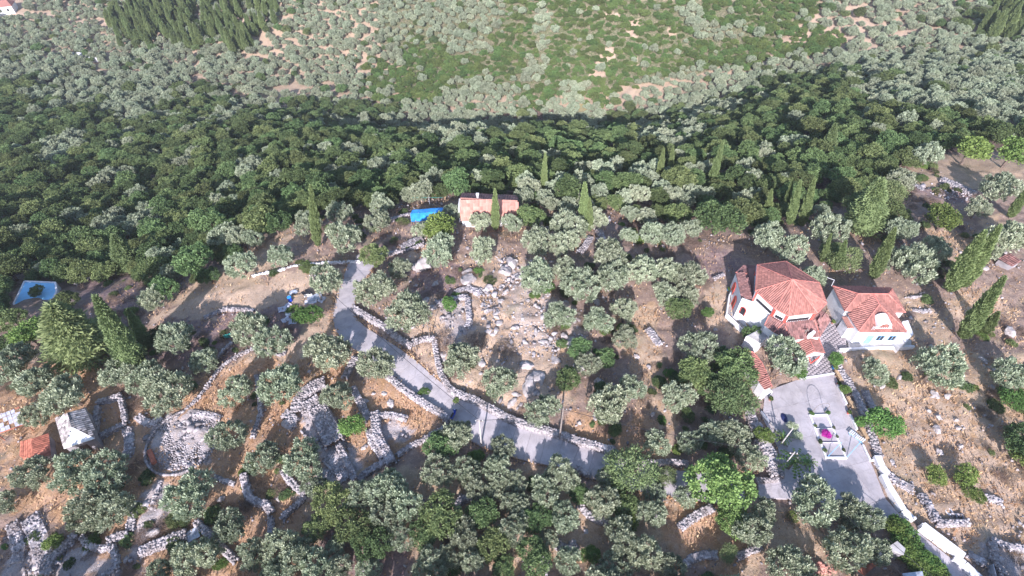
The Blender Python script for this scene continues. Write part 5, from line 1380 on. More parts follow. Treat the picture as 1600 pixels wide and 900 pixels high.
# terrace and parapet on the left
q = [G(*p) for p in ((1133,496),(1137,468),(1148,447),(1158,470),(1150,492),(1172,512),(1157,520))]
mb = MB(CH.location); mb.prism([(p.x, p.y) for p in q], -.2, .14); part(mb, 'terrace', M_CONC2, CH)
mb = MB(CH.location)
for p, r_ in zip((q[6], q[0], q[1]), (q[0], q[1], q[2])):
    a2, d2, l2 = face_frame(p, r_); n2 = Vector((d2.y, -d2.x, 0)); quadbox(mb, a2, d2, n2, 0, l2, .1, .95, -.09, .09)
part(mb, 'parapet', M_WHITE, CH)
mb = MB(CH.location)
gl = PZ(1178, 452, 6.2)
mb.bar(EV[0]+Vector((.05, -.05, -.15)), EV[1]+Vector((-.05, 0, -.15)), .07, .07, 6); mb.bar(EV[0]+Vector((.05, -.05, -.15)), EV[0]+Vector((.2, 0, -2)), .05, .05, 6); part(mb, 'gutter', M_METAL, CH)
# cross, white bellcote on the front roof
c0 = PZ(1259, 521, 4.1)
mb = MB(CH.location); mb.box((c0.x+.5, c0.y-.35, 3.6), (.75, .35, 1.0), .5); mb.box((c0.x+.8, c0.y-.2, 4.3), (.3, .35, .5), .5); part(mb, 'bellcote', M_WHITE, CH)
mb = MB(CH.location); mb.box((c0.x-.1, c0.y, 3.9), (.1, .1, 1.25)); mb.box((c0.x-.1, c0.y, 4.68), (.6, .1, .1)); part(mb, 'cross', M_POLE, CH)
# ---- gate porch
GP = empty('gate_porch', (39.5, 44, 0), 'small red-roofed gate porch with a white pediment below the church', 'gate porch')
ge, gr = 2.7, 3.5
g1, g2, g3, g4, r1, r2 = PZ(1239,534,ge), PZ(1256,557,ge), PZ(1288,551.5,ge), PZ(1279,527.5,ge), PZ(1263,526,gr), PZ(1273.5,549,gr)
roof(GP, [[g1, g2, r2, r1], [r1, r2, g3, g4]], M_TILE, [(r1, r2), (g1, g2), (g3, g4)], rr=.06)
mb = MB(GP.location)
for (p, q_, r_) in ((g2, g3, r2), (g1, g4, r1)):
    s = Vector((0, .18, 0)) if p is g1 else Vector((0, .0, 0)); k = Vector((0, 0, -.12)); t2 = Vector((0, -.12 if p is g2 else .12, 0))
    mb.face([p+k, q_+k, r_+k]); mb.face([p+k+t2, q_+k+t2, r_+k+t2]); mb.face([p+k, p+k+t2, r_+k+t2, r_+k]); mb.face([q_+k, q_+k+t2, r_+k+t2, r_+k]); mb.face([p+k, q_+k, q_+k+t2, p+k+t2])
part(mb, 'pediment', M_WHITE, GP)
for p in (mid(g2, g3, .06), mid(g2, g3, .94), mid(g1, g4, .08), mid(g1, g4, .92)):
    mb = MB(GP.location); mb.box((p.x, p.y, -.2), (.28, .28, ge+.1)); part(mb, 'post', M_WHITE, GP)
mb = MB(GP.location); f0 = mid(g2, g3)-Vector((0, .25, 0))
for s in (-1, 1): mb.bar((f0.x+s*.75, f0.y, 2.6), (f0.x, f0.y-.1, 1.2), .09, .09, 4)
part(mb, 'red_bracket', M_RED, GP)
# ---- small house
SH = empty('small_house', (55, 50, 0), 'small white house with a hipped red tile roof and an arched dormer', 'house')
e, rg = 3.5, 5.0
bl, br, fr, fl_ = PZ(1301,447,e), PZ(1394,451,e), PZ(1415,488.5,e), PZ(1320,486,e); R1, R2 = PZ(1341,459,rg), PZ(1387.5,459.6,rg)
wA, wB, wC, wD = PZ(1325.5,491,3.3), PZ(1342,517,3.3), PZ(1417,517.5,3.3), PZ(1397,488,3.45); R3, R4 = PZ(1365,459.5,4.98), PZ(1374,476,4.9)
roof(SH, [[bl, fl_, R1], [fl_, fr, R2, R1], [br, R2, fr], [bl, R1, R2, br]], M_TILE, [(bl, R1), (fl_, R1), (R1, R2), (R2, br), (R2, fr)], rr=.08, tw=.3)
roof(SH, [[wA, wB, R4, R3], [wB, wC, R4], [wC, wD, R3, R4]], M_TILE, [(wB, R4), (wC, R4), (R3, R4)], name='front_roof', rr=.08, tw=.3)
mb = MB(SH.location); mb.prism(inset([(p.x, p.y) for p in (bl, br, fr, fl_)], .95), -.3, e-.1); part(mb, 'wall', M_WHITE, SH)
mb = MB(SH.location); mb.prism(inset([(p.x, p.y) for p in (wA, wB, wC, wD, R3)], .96), -.3, 3.2); part(mb, 'front_wall', M_WHITE, SH)
fa, fd, fl2 = face_frame(wB, wC); fn = Vector((fd.y, -fd.x, 0)); fn = fn if fn.y < 0 else -fn; fa = fa-fn*.02
def window(parent, a, d, nrm, s, z, w__, h, depth=.12, frame=M_WHITE2, pane=M_DARK):
    mb = MB(parent.location); quadbox(mb, a, d, nrm, s-w__/2, s+w__/2, z, z+h, -.1, .02); p = part(mb, 'window', pane, parent)
    mb = MB(parent.location)
    for q_ in ((s-w__/2-.06, s-w__/2, z, z+h), (s+w__/2, s+w__/2+.06, z, z+h), (s-w__/2-.06, s+w__/2+.06, z+h, z+h+.06), (s-w__/2-.1, s+w__/2+.1, z-.08, z), (s-.025, s+.025, z, z+h)): quadbox(mb, a, d, nrm, *q_, -.05, .07)
    part(mb, 'frame', frame, parent, p); return p
ins = Vector((0, 0, 0)); wc = sum((Vector((p.x, p.y, 0)) for p in (wA, wB, wC, wD, R3)), Vector())/5
fa2 = (fa-wc)*.96+wc; fa2.z = 0
window(SH, fa2, fd, fn, fl2*.55, 1.1, .9, 1.0, frame=M_LBLUE); window(SH, fa2, fd, fn, fl2*.80, 1.1, .9, 1.0, frame=M_LBLUE)
mb = MB(SH.location); quadbox(mb, fa2, fd, fn, fl2*.26, fl2*.26+1.0, .05, 2.1, -.05, .03); dd_ = part(mb, 'door', M_LBLUE, SH)
mb = MB(SH.location); hp = fa2+fd*(fl2*.26+.85)+fn*.07; mb.bar(hp+Vector((0, 0, 1.0)), hp+Vector((0, 0, 1.15)), .03, .03, 5); part(mb, 'handle', M_METAL, SH, dd_)
q = PP([(1410.5,502),(1419,500.5),(1427.5,522),(1415,534),(1404,520)], 2.7); mb = MB(SH.location); mb.prism([(p.x, p.y) for p in q], -.3, 2.7); part(mb, 'side_annex', M_WHITE, SH)
aa, ad, al = face_frame(q[3], q[2]); an = Vector((ad.y, -ad.x, 0)); an = an if an.y < 0 else -an; window(SH, aa, ad, an, al*.5, 1.0, .9, .8)
roof(SH, [PP([(1316,495.5),(1327.5,495),(1337,512.5),(1325,513)], 2.6)], M_PEACH, name='lean_to_roof'); q = PP([(1317,496),(1327,496),(1336,512),(1326,512)], 2.5); mb = MB(SH.location); mb.prism(inset([(p.x, p.y) for p in q], .9), -.2, 2.48); part(mb, 'lean_to', M_WHITE2, SH)
# arched dormer
dm = PZ(1381, 512, 3.6); DO = MB(SH.location); n_ = 10
def arcp(r, k): return (r*math.cos(math.pi*k/n_), r*math.sin(math.pi*k/n_))
for k in range(n_):
    (x1, z1), (x2, z2) = arcp(1.0, k), arcp(1.0, k+1); (u1, v1), (u2, v2) = arcp(.72, k), arcp(.72, k+1); zb = 3.7
    A_ = [Vector((dm.x+x, dm.y, zb+z)) for x, z in ((x1, z1), (x2, z2), (u2, v2), (u1, v1))]; B_ = [p+Vector((0, 1.6, .15)) for p in A_]
    DO.face(A_); DO.face([A_[0], B_[0], B_[1], A_[1]]); DO.face([A_[3], A_[2], B_[2], B_[3]]); DO.face(B_[::-1])
DO.box((dm.x-.86, dm.y+.8, 3.2), (.28, 1.6, .5)); DO.box((dm.x+.86, dm.y+.8, 3.2), (.28, 1.6, .5)); DO.box((dm.x, dm.y, 3.35), (2.3, .2, .2)); part(DO, 'dormer', M_WHITE, SH)
mb = MB(SH.location); mb.box((dm.x, dm.y+.9, 3.5), (1.4, .1, .9)); part(mb, 'dormer_window', M_RUST, SH)
mb = MB(SH.location)
for k in range(3): mb.bar((dm.x-1.7+k*.18, dm.y-.2, 3.3), (dm.x-1.75+k*.2, dm.y-.2, 4.2), .03, .03, 4)
part(mb, 'vent_pipe', M_WHITE, SH)
mb = MB(SH.location); a_ = PZ(1299, 447, 3.6); mb.bar(a_, a_+Vector((.15, .3, 1.0)), .03, .03, 4); mb.bar(a_+Vector((.15, .3, 1.0)), a_+Vector((-.8, .7, 1.1)), .03, .03, 4); part(mb, 'mast', M_WHITE, SH)
mb = MB(SH.location); q = PP([(1326,534),(1424,531),(1424,541),(1326,543)], .4); mb.prism([(p.x, p.y) for p in q], -.3, .4); part(mb, 'terrace', M_CONC2, SH)
# ---- small curved red roof
CR = empty('curved_shed', (33, 41, 0), 'low white shed with a curved terracotta roof at the plaza corner', 'shed')
z_ = 2.6; oL = PP([(1150,553),(1166,562),(1178,580),(1186,596),(1195,608)], z_); oR = PP([(1158,547),(1176,550),(1190,566),(1199,585),(1206,604)], z_+.25)
roof(CR, [[oL[i], oL[i+1], oR[i+1], oR[i]] for i in range(4)], M_TILE, [(oR[i], oR[i+1]) for i in range(4)], rr=.06)
mb = MB(CR.location)
for i in range(4): mb.prism(inset([(p.x, p.y) for p in (oL[i], oL[i+1], oR[i+1], oR[i])], .93), -.2, z_-.1)
part(mb, 'wall', M_WHITE, CR)
q = PP([(1184,608),(1197,604),(1207,612),(1192,620)], 1.2); t = empty('white_canopy', q[0], 'crumpled white canopy at the foot of the curved red roof', 'canopy')
mb = MB(q[0]); h_ = [Vector((0, 0, random.uniform(-.25, .25))) for _ in q]; mb.face([p+k for p, k in zip(q, h_)]); mb.face([p+k-Vector((0, 0, .06)) for p, k in zip(q, h_)][::-1]); 
for p in q: mb.bar((p.x, p.y, 0), (p.x, p.y, 1.2), .04, .04, 4)
mb.build('sheet', M_WHITE, t)
# ---- crest house
HH = empty('crest_house', PZ(765, 330, 0), 'white house on the crest with a long peach tile roof behind a cypress', 'house')
def PT(x, y, z): return PZ(x, y, z+HH.location.z)
HH.location.z = Hz(HH.location.x, HH.location.y)
a1, a2, a3, a4 = PT(720,345,2.0), PT(808.5,343,2.0), PT(807.5,306,3.2), PT(721,301.5,3.2); r1, r2 = PT(719.5,309.8,5.0), PT(808.5,314,5.0)
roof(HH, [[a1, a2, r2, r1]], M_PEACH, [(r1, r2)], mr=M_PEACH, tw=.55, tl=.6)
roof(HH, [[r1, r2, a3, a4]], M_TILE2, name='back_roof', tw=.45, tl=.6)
W0 = inset([(p.x, p.y) for p in (a1, a2, a3, a4)], .96); hz = HH.location.z
mb = MB(HH.location); mb.prism(W0, hz-2.5, hz+1.85)
for (p, q_, r_) in ((a1, a4, r1), (a2, a3, r2)):
    k = Vector((0, 0, -.15)); s = (sum((a1, a2, a3, a4), Vector())/4-mid(p, q_))*.04; mb.face([p+k+s, q_+k+s, r_+k+s])
part(mb, 'wall', M_WHITE, HH)
fa, fd, fl2 = face_frame(W0[0], W0[1]); fn = Vector((fd.y, -fd.x, 0)); fn = fn if fn.y < 0 else -fn; fa.z = hz
for s in (.2, .62, .85): window(HH, fa, fd, fn, fl2*s, .6, .9, .9)
mb = MB(HH.location); quadbox(mb, fa, fd, fn, fl2*.38, fl2*.38+1.0, hz-.6, hz+1.4, -.05, .03); part(mb, 'door', M_POLE, HH)
mb = MB(HH.location); v_ = PT(722, 342, 0); mb.box((v_.x+1.2, v_.y+.1, hz-.6), (1.8, 1.4, 2.6)); part(mb, 'porch_block', M_WHITE, HH)
ch = mid(r1, r2, .3)+Vector((0, .4, 0)); mb = MB(HH.location); mb.box((ch.x, ch.y, ch.z-.6), (.25, .25, 1.3)); mb.box((ch.x, ch.y, ch.z+.7), (.5, .5, .12)); part(mb, 'chimney', M_WHITE, HH)
mb = MB(HH.location); mb.box((a1.x-.25, a1.y+2.2, hz-1), (.3, 2.6, 5.0)); part(mb, 'side_wall', M_WHITE2, HH)
# ---- stone hut
ST = empty('stone_hut', G(118, 690), 'old stone hut with a hipped stone slab roof, one slope cemented white', 'hut'); hz = ST.location.z
def PS(x, y, z): return PZ(x, y, z+hz)
A, B, C_, D_ = PS(86,654,2.6), PS(134.5,637,2.6), PS(148,685,2.6), PS(99.5,701,2.6); r1, r2 = PS(108.5,645,3.5), PS(112,667,3.7)
roof(ST, [[A, D_, r2, r1]], M_SLATE, name='left_roof', tw=.35, tl=.4); roof(ST, [[B, r1, r2, C_], [A, r1, B]], M_SLATE, name='right_roof', tw=.35, tl=.4)
mb = MB(ST.location); roof_face(mb, [D_, C_, r2]); part(mb, 'cemented_roof', M_WHITE, ST)
mb = MB(ST.location); mb.prism(inset([(p.x, p.y) for p in (A, B, C_, D_)], .93), hz-.6, hz+2.5); part(mb, 'wall', M_STONE2, ST)
fa, fd, fl2 = face_frame(*[(p[0], p[1]) for p in inset([(p.x, p.y) for p in (A, B, C_, D_)], .93)][3:1:-1]); fn = Vector((fd.y, -fd.x, 0)); fn = fn if fn.y < 0 else -fn
mb = MB(ST.location); quadbox(mb, fa, fd, fn, fl2*.35, fl2*.35+.95, hz-.2, hz+1.8, -.1, .02); part(mb, 'doorway', M_DARK, ST)
# ---- rusty shed
RS_ = empty('rusty_shed', G(55, 712), 'low shed with a rust-red corrugated iron roof', 'shed'); hz = RS_.location.z
A, B, C_, D_ = PS(32,690,1.9), PS(76,676,1.9), PS(80,711,1.9), PS(43,722,1.9); D2 = PS(30,712,1.9); r1, r2 = PS(50.5,685,2.5), PS(52,717,2.5)
def corr(mb, poly, st=.3):
    P = [Vector(p) for p in poly]; n_ = max(3, int((P[1]-P[0]).length/st))
    for k in range(n_):
        t0, t1 = k/n_, (k+1)/n_; tm = (t0+t1)/2; r = random.random()
        a, b = P[0].lerp(P[1], t0), P[0].lerp(P[1], t1); c_, d = P[3].lerp(P[2], t0), P[3].lerp(P[2], t1); m1, m2 = P[0].lerp(P[1], tm)+Vector((0, 0, .06)), P[3].lerp(P[2], tm)+Vector((0, 0, .06))
        mb.face([a, m1, m2, c_], 0, r); mb.face([m1, b, d, m2], 0, r)
mb = MB(RS_.location); corr(mb, [A, r1, r2, D2]); corr(mb, [D2, r2, D_, D_], .6); part(mb, 'roof_sheet', M_RUST, RS_); mb = MB(RS_.location); corr(mb, [B, C_, r2, r1]); part(mb, 'roof_sheet', M_RUST, RS_)
mb = MB(RS_.location); mb.prism(inset([(p.x, p.y) for p in (A, B, C_, D_, D2)], .9), hz-.5, hz+1.82); part(mb, 'wall', M_STONE2, RS_)
# ---- white panel roof at left edge
WP = empty('panel_shelter', G(14, 668), 'shelter roofed with pale panels showing brown gaps, at the left edge', 'shelter'); hz = WP.location.z
p00, p10, p11, p01 = PS(-12,652,2), PS(28.5,636,2), PS(38.5,662,2), PS(-6,678,2)
for i in range(6):
    for j in range(4):
        f = lambda u, v: p00.lerp(p10, u).lerp(p01.lerp(p11, u), v); g_ = .02
        q = [f((i+g_*3)/6, (j+g_*3)/4), f((i+1-g_*3)/6, (j+g_*3)/4), f((i+1-g_*3)/6, (j+1-g_*3)/4), f((i+g_*3)/6, (j+1-g_*3)/4)]
        if (i*7+j*3) % 5 == 0: continue
        mb = MB(WP.location); zz_ = Vector((0, 0, random.uniform(-.03, .03))); q = [p+zz_ for p in q]; mb.face(q[::-1]); mb.face([p-Vector((0, 0, .04)) for p in q]); part(mb, 'roof_panel', M_CLOTH, WP)
mb = MB(WP.location)
for p in (p00, p10, p11, p01): mb.bar((p.x, p.y, hz-.4), (p.x, p.y, hz+2), .06, .06, 5)
for a_, b_ in ((p00, p10), (p10, p11), (p11, p01), (p01, p00), (mid(p00, p10), mid(p01, p11))): mb.bar(a_-Vector((0, 0, .1)), b_-Vector((0, 0, .1)), .06, .06, 4)
part(mb, 'frame', M_RUST, WP)
# ---- far house, top left corner
FH = empty('far_house', G(14, 18), 'tiny white house with a red roof in the far top left corner', 'house'); hz = FH.location.z; fx0, fy0 = FH.location.x, FH.location.y
mb = MB(FH.location); mb.box((fx0, fy0, hz-2), (8, 7, 6), .3); part(mb, 'wall', M_WHITE, FH)
cs, sn = math.cos(.3), math.sin(.3); Q = [Vector((fx0+cs*u-sn*v, fy0+sn*u+cs*v, z)) for u, v, z in ((-4.4,-3.9,hz+4),(4.4,-3.9,hz+4),(4.4,3.9,hz+4),(-4.4,3.9,hz+4),(-2,0,hz+6),(2,0,hz+6))]
mb = MB(FH.location); [roof_face(mb, [Q[i] for i in f]) for f in ((0,1,5,4),(1,2,5),(2,3,4,5),(3,0,4))]; part(mb, 'roof', M_TILE, FH)
for u in (-2, 1.5):
    mb = MB(FH.location); c_ = (fx0+cs*u+sn*3.52, fy0+sn*u-cs*3.52, hz+1.4); mb.box(c_, (1, .1, 1.3), .3); part(mb, 'window', M_DARK, FH)
for px_, py_, lab in ((122, 92, 'roofless pale stone walls among the far left olives, left one'), (152, 95, 'small pale ruin with a brown gable among the far left olives, right one')):
    g = G(px_, py_); t = empty('far_ruin', g, lab, 'ruin'); mb = MB(g); s = 4
    for u, v, a_, b_ in ((0, -s/2, s, .6), (0, s/2, s, .6), (-s/2, 0, .6, s-.7), (s/2, 0, .6, s-.7)): mb.box((g.x+u, g.y+v, g.z-1), (a_, b_, 3.2+.5*random.random()))
    mb.build('wall', M_WHITE2, t)
# ---- ruin at right edge: tumbled shed
RB = empty('tumbled_shed', G(1575, 412), 'half collapsed tile-roofed shed at the right edge above the grass', 'shed'); hz = RB.location.z
mb = MB(RB.location); mb.prism(inset([tuple(PS(*p)[:2]) for p in ((1562,402,1.4),(1580,395,1.4),(1596,408,1.4),(1584,414,1.4))], .92), hz-.5, hz+1.3); part(mb, 'wall', M_STONE2, RB)
roof(RB, [[PS(1560,403,1.4), PS(1578,396,1.6), PS(1596,408,1.6), PS(1582,416,1.4)]], M_TILE2)
# ================================================================== WHITE KERBS AND WALLS OF THE PLAZA
def strip(pts, width, h, m, label, name, cat, parent=None, z0=-.2, step=None):
    P = [G(*p) for p in pts]; mb = MB(P[0])
    for i in range(len(P)-1):
        a, b = P[i], P[i+1]; d = Vector((b.x-a.x, b.y-a.y, 0)).normalized(); n_ = Vector((d.y, -d.x, 0))*width/2; e = d*width*.02
        hh_ = h if step is None else h+step*(i % 2)*.02; q = [a+n_, b+n_-e, b-n_-e, a-n_]
        bot = [v+Vector((0, 0, z0)) for v in q]; top = [v+Vector((0, 0, hh_)) for v in q]
        mb.face(top[::-1]); [mb.face([bot[(k+1) % 4], bot[k], top[k], top[(k+1) % 4]]) for k in range(4)]
    o = mb.build(name, m, parent)
    return tag(o, label, cat) if label else o
strip([(1249,592),(1277,588),(1304,583.5)], .22, .14, M_WHITE, 'white painted kerb between the paved court and the plaza', 'white_kerb', 'kerb')
strip([(1310,549),(1345,547),(1380,546),(1426,544)], .3, .55, M_WHITE2, 'thin white terrace wall in front of the small red-roofed house', 'white_wall', 'wall')
strip([(1308,602),(1317,622),(1322,632)], .22, .3, M_WHITE2, 'thin white plaza edge between the first and second bench', 'white_kerb', 'kerb')
strip([(1326,646),(1334,663),(1338,672)], .22, .3, M_WHITE2, 'thin white plaza edge between the second and third bench', 'white_kerb', 'kerb')
strip([(1347,696),(1353,709),(1359,721),(1364,720)], .22, .3, M_WHITE2, 'thin white plaza edge after the third bench', 'white_kerb', 'kerb')
strip([(1367,716),(1374,732),(1382,744)], .8, .75, M_WHITE, 'short broad white wall starting the lane parapet', 'white_wall', 'wall')
strip([(1377,745),(1386,764),(1396,780),(1408,800),(1421,813)], .7, .7, M_WHITE, 'white lane parapet curving down to the little gate', 'white_wall', 'wall')
strip([(1437,824),(1455,838),(1475,853),(1501,873)], .95, .75, M_WHITE, 'broad white lane parapet below the little gate', 'white_wall', 'wall')
strip([(1488,872),(1504,884),(1521,900),(1532,910)], .9, .5, M_WHITE2, 'last length of white parapet at the bottom edge', 'white_wall', 'wall')
t = empty('lane_gate', G(1430, 818), 'small black iron gate between two white parapets of the lane', 'gate'); a, b = G(1423, 814), G(1436, 824)
for p in (a, b):
    mb = MB(t.location); mb.box((p.x, p.y, -.1), (.25, .25, 1.1)); part(mb, 'gate_post', M_WHITE, t)
mb = MB(t.location)
for k in range(8): p = a.lerp(b, (k+.5)/8); mb.bar(p, p+Vector((0, 0, 1.0)), .02, .02, 4)
mb.bar(a+Vector((0, 0, .95)), b+Vector((0, 0, .95)), .025, .025, 4); mb.bar(a+Vector((0, 0, .2)), b+Vector((0, 0, .2)), .025, .025, 4); part(mb, 'gate_leaf', M_BLACK, t)
# ------------------------------------------------------------------ benches
def bench(px0, px1, label):
    a, b = G(*px0), G(*px1); c = a.lerp(b, .5); d = Vector((b.x-a.x, b.y-a.y, 0)); L_ = d.length; rz = math.atan2(d.y, d.x)
    t = empty('bench', c, label, 'bench', 'benches along the right plaza edge', rz=rz)
    for k in range(4): child('seat_plank', BP[0], t, (0, -.22+.13*k, .43)).scale = (L_, 1, 1)
    for k in range(3): o = child('back_plank', BP[0], t, (0, .34+.03*k, .56+.13*k)); o.scale = (L_, 1, 1); o.rotation_euler.x = R(78)
    for s in (-1, 1): child('leg', BP[1], t, (s*L_*.4, 0, 0))
mb = MB(); mb.box((0, 0, 0), (1, .11, .04)); BP = [mb.mesh('seat_plank', M_WOOD)]
mb = MB(); mb.box((0, -.2, 0), (.07, .07, .43)); mb.box((0, .25, 0), (.07, .07, .43)); mb.box((0, .02, .36), (.06, .52, .06)); mb.bar((0, .28, .4), (0, .42, .9), .035, .035, 4); BP.append(mb.mesh('leg', M_BLACK))
bench((1313, 598), (1304, 581), 'wooden bench nearest the church court, behind the red flower pot')
bench((1332, 640), (1322, 622), 'wooden bench in the middle of the plaza edge')
bench((1353, 688), (1343, 671), 'wooden bench beside the white slatted lounger')
bench((1171, 514), (1161, 502), 'pale wooden bench on the church terrace')
t = empty('lounger', G(1337, 684), 'white slatted plastic lounger standing askew on the plaza', 'lounger', rz=R(-52))
for k in range(9): mb = MB(); mb.box((-.85+.21*k, 0, .38+(.06*max(0, k-5))), (.14, .66, .03)); o = mb.build('slat', M_WHITE, None); o.parent = t
mb = MB()
for s in (-1, 1): mb.box((0, s*.34, .33), (1.9, .05, .05))
for x in (-.7, .7):
    for s in (-1, 1): mb.box((x, s*.34, 0), (.05, .05, .34))
o = mb.build('frame', M_LBLUE, None); o.parent = t
# ------------------------------------------------------------------ central flower bed
B4 = [G(*p) for p in ((1265, 650), (1291, 649), (1321, 716), (1290, 716))]
t = empty('flower_bed', G(1292, 683), 'long white-edged flower bed in the middle of the plaza', 'flower bed')
for i, (a, b) in enumerate(zip(B4, B4[1:]+B4[:1])):
    d = (b-a).normalized(); n_ = Vector((d.y, -d.x, 0))*.11; mb = MB(t.location)
    a2 = a+d*(.14 if i % 2 else -.13); b2 = b-d*(.14 if i % 2 else -.13)
    mb.prism([tuple((a2+n_)[:2]), tuple((b2+n_)[:2]), tuple((b2-n_)[:2]), tuple((a2-n_)[:2])], -.1, .2+.006*i); part(mb, 'edging', M_WHITE, t)
for k in (.33, .66):
    a, b = B4[0].lerp(B4[3], k), B4[1].lerp(B4[2], k); mb = MB(t.location); mb.bar(a+Vector((0, 0, .2)), b+Vector((0, 0, .15)), .05, .05, 4); part(mb, 'cross_edging', M_WHITE2, t)
mb = MB(t.location); mb.face([p+Vector((0, 0, .06)) for p in B4][::-1]); part(mb, 'bed_floor', M_CONC, t)
lm = leaf_mat('magenta_flower', (.45,.02,.30), (.75,.06,.52), .1, .01)
LM['magenta'] = lm
def recolor(kind, i, m, nm): me = CROWN[kind][i].copy(); me.name = nm; me.materials[0] = m; return me
CROWN['magenta'] = [recolor('bright', 0, lm, 'magenta_crown')]
CROWN['variegated'] = [recolor('bright', 1, leaf_mat('variegated_leaf', (.20,.30,.12), (.75,.78,.62), .1, .01), 'variegated_crown')]
tree('magenta', B4[0].lerp(B4[3], .5).lerp(B4[1].lerp(B4[2], .5), .45), .6, .95, 'bougainvillea', 'magenta bougainvillea flowering in the middle of the plaza bed', 'flowers')
for px, py, d, k, lab in ((1268,645,8,'bright','small bush at the bed corner left of the arch'),(1294,644,8,'bright','small bush at the bed corner right of the arch'),(1274,665,6,'oak','tuft on the left edge inside the flower bed, upper'),(1283,690,9,'oak','tuft on the left edge inside the flower bed, lower'),(1290,703,8,'oak','dark tuft in the lower left corner of the flower bed'),(1303,668,6,'oak','tuft outside the flower bed right side, upper'),(1309,682,6,'oak','tuft outside the flower bed right side, middle'),(1318,703,7,'oak','tuft outside the flower bed right side, lower')):
    tree_px(k, px, py, d, 'bed_plant', lab, 'plant', 'plants of the flower bed', parts=False)
a, b = G(1268, 646), G(1288, 645); mb = MB(a); n_ = 14; c = a.lerp(b, .5); r_ = (b-a).length/2
pt = lambda k: c+(b-a).normalized()*(-math.cos(k)*r_)+Vector((0, 0, 1.5+math.sin(k)*r_*1.1))
mb.bar(a, pt(0), .03, .03, 5); mb.bar(b, pt(math.pi), .03, .03, 5)
for k in range(n_): mb.bar(pt(math.pi*k/n_), pt(math.pi*(k+1)/n_), .03, .03, 5)
mb.build('garden_arch', M_POLE, None, label='thin metal garden arch at the church end of the flower bed', cat='arch')
for p, q, lab in (((1291,716),(1315,691),'light blue pole leaning over the lower end of the flower bed'),((1322,716),(1346,689),'light blue pole leaning from the bed corner to the lounger')):
    a, b = G(*p), G(*q); b = PZ(*q, 1.2); mb = MB(a); mb.bar(a, b, .035, .035, 5); mb.build('blue_pole', M_LBLUE, None, label=lab, cat='pole')
# palms
def palm(px, py, rad, h, label):
    g = G(px, py, h); g.z = Hz(g.x, g.y); t = empty('palm_tree', g, label, 'palm'); mb = MB(g); mb.bar(g, g+Vector((0, 0, h)), .16, .12, 7); part(mb, 'trunk', M_BARK, t)
    for i in range(16):
        a = i*2.4; el = random.uniform(.1, .9); mb = MB(g); p = g+Vector((0, 0, h)); d = Vector((math.cos(a)*math.cos(el), math.sin(a)*math.cos(el), math.sin(el)))
        side = Vector((-math.sin(a), math.cos(a), 0))
        for s in range(6):
            q = p+d*rad/5; d = (d+Vector((0, 0, -.22))).normalized(); w1 = rad*.14
            mb.face([p, p+side*w1+d*w1, q]); mb.face([p, q, p-side*w1+d*w1]); p = q
        part(mb, 'frond', LM['bright'], t)
palm(1240, 722, 1.7, 1.8, 'yellow-green palm at the left plaza corner by the crossed poles'); palm(1224, 682, 1.0, 1.0, 'small dark palm at the left plaza edge beside the pale shrub')
palm(1262, 722, 1.0, .7, 'faded greyish palm tuft right of the yellow-green palm')
tree_px('variegated', 1238, 666, 17, 'pale_shrub', 'cream and green shrub at the left plaza edge, upper one', 'shrub', 'pale shrubs of the plaza'); tree_px('variegated', 1246, 681, 17, 'pale_shrub', 'cream and green shrub at the left plaza edge, lower one', 'shrub', 'pale shrubs of the plaza')
for px, py, r_, m, lab in ((1302,576,.32,M_BLUE,'round blue pot at the corner of the paved court'),(1309,601,.22,M_RED,'red flower pot at the foot of the first bench'),(1325,646,.22,M_RED,'red flower pot at the foot of the second bench'),(1341,533,.28,M_RED,'red pot before the small house'),(1352,531,.28,M_LBLUE,'light blue pot before the small house'),(1203,625,.25,M_TILE,'clay pot by the white canopy'),(1300,505,.25,M_TILE,'clay pot in the court corner by the small house, left'),(1310,509,.25,M_TILE,'clay pot in the court corner by the small house, middle'),(1318,515,.25,M_TILE,'clay pot in the court corner by the small house, right'),(1138,455,.3,M_BLUE,'blue barrel left of the church terrace')):
    g = G(px, py); t = empty('plant_pot', g, lab, 'pot'); mb = MB(g); mb.bar(g, g+Vector((0, 0, r_*1.3)), r_*.7, r_, 10); part(mb, 'pot', m, t); o = child('plant', CROWN['bright'][2], t, (0, 0, r_*1.7)); o.scale = (r_*1.3,)*3
g = G(1225, 653); mb = MB(g); 
for k in range(9): a = 2*math.pi*k/9; mb.face([g+Vector((0, 0, .32)), g+Vector((.7*math.cos(a)*.6, .7*math.sin(a), .05)), g+Vector((.7*math.cos(a+.7)*.6, .7*math.sin(a+.7), .05))])
mb.build('navy_bundle', M_NAVY, None, label='dark navy bundle lying in the tree shade on the plaza', cat='bundle')
strip([(1188,645),(1200,661)], .12, .5, M_METAL, 'low grey metal rail at the left plaza entrance', 'metal_rail', 'rail'); strip([(1203,662),(1218,682),(1231,699)], .16, .35, M_CONC2, 'dark edged concrete kerb left of the palms', 'concrete_kerb', 'kerb')
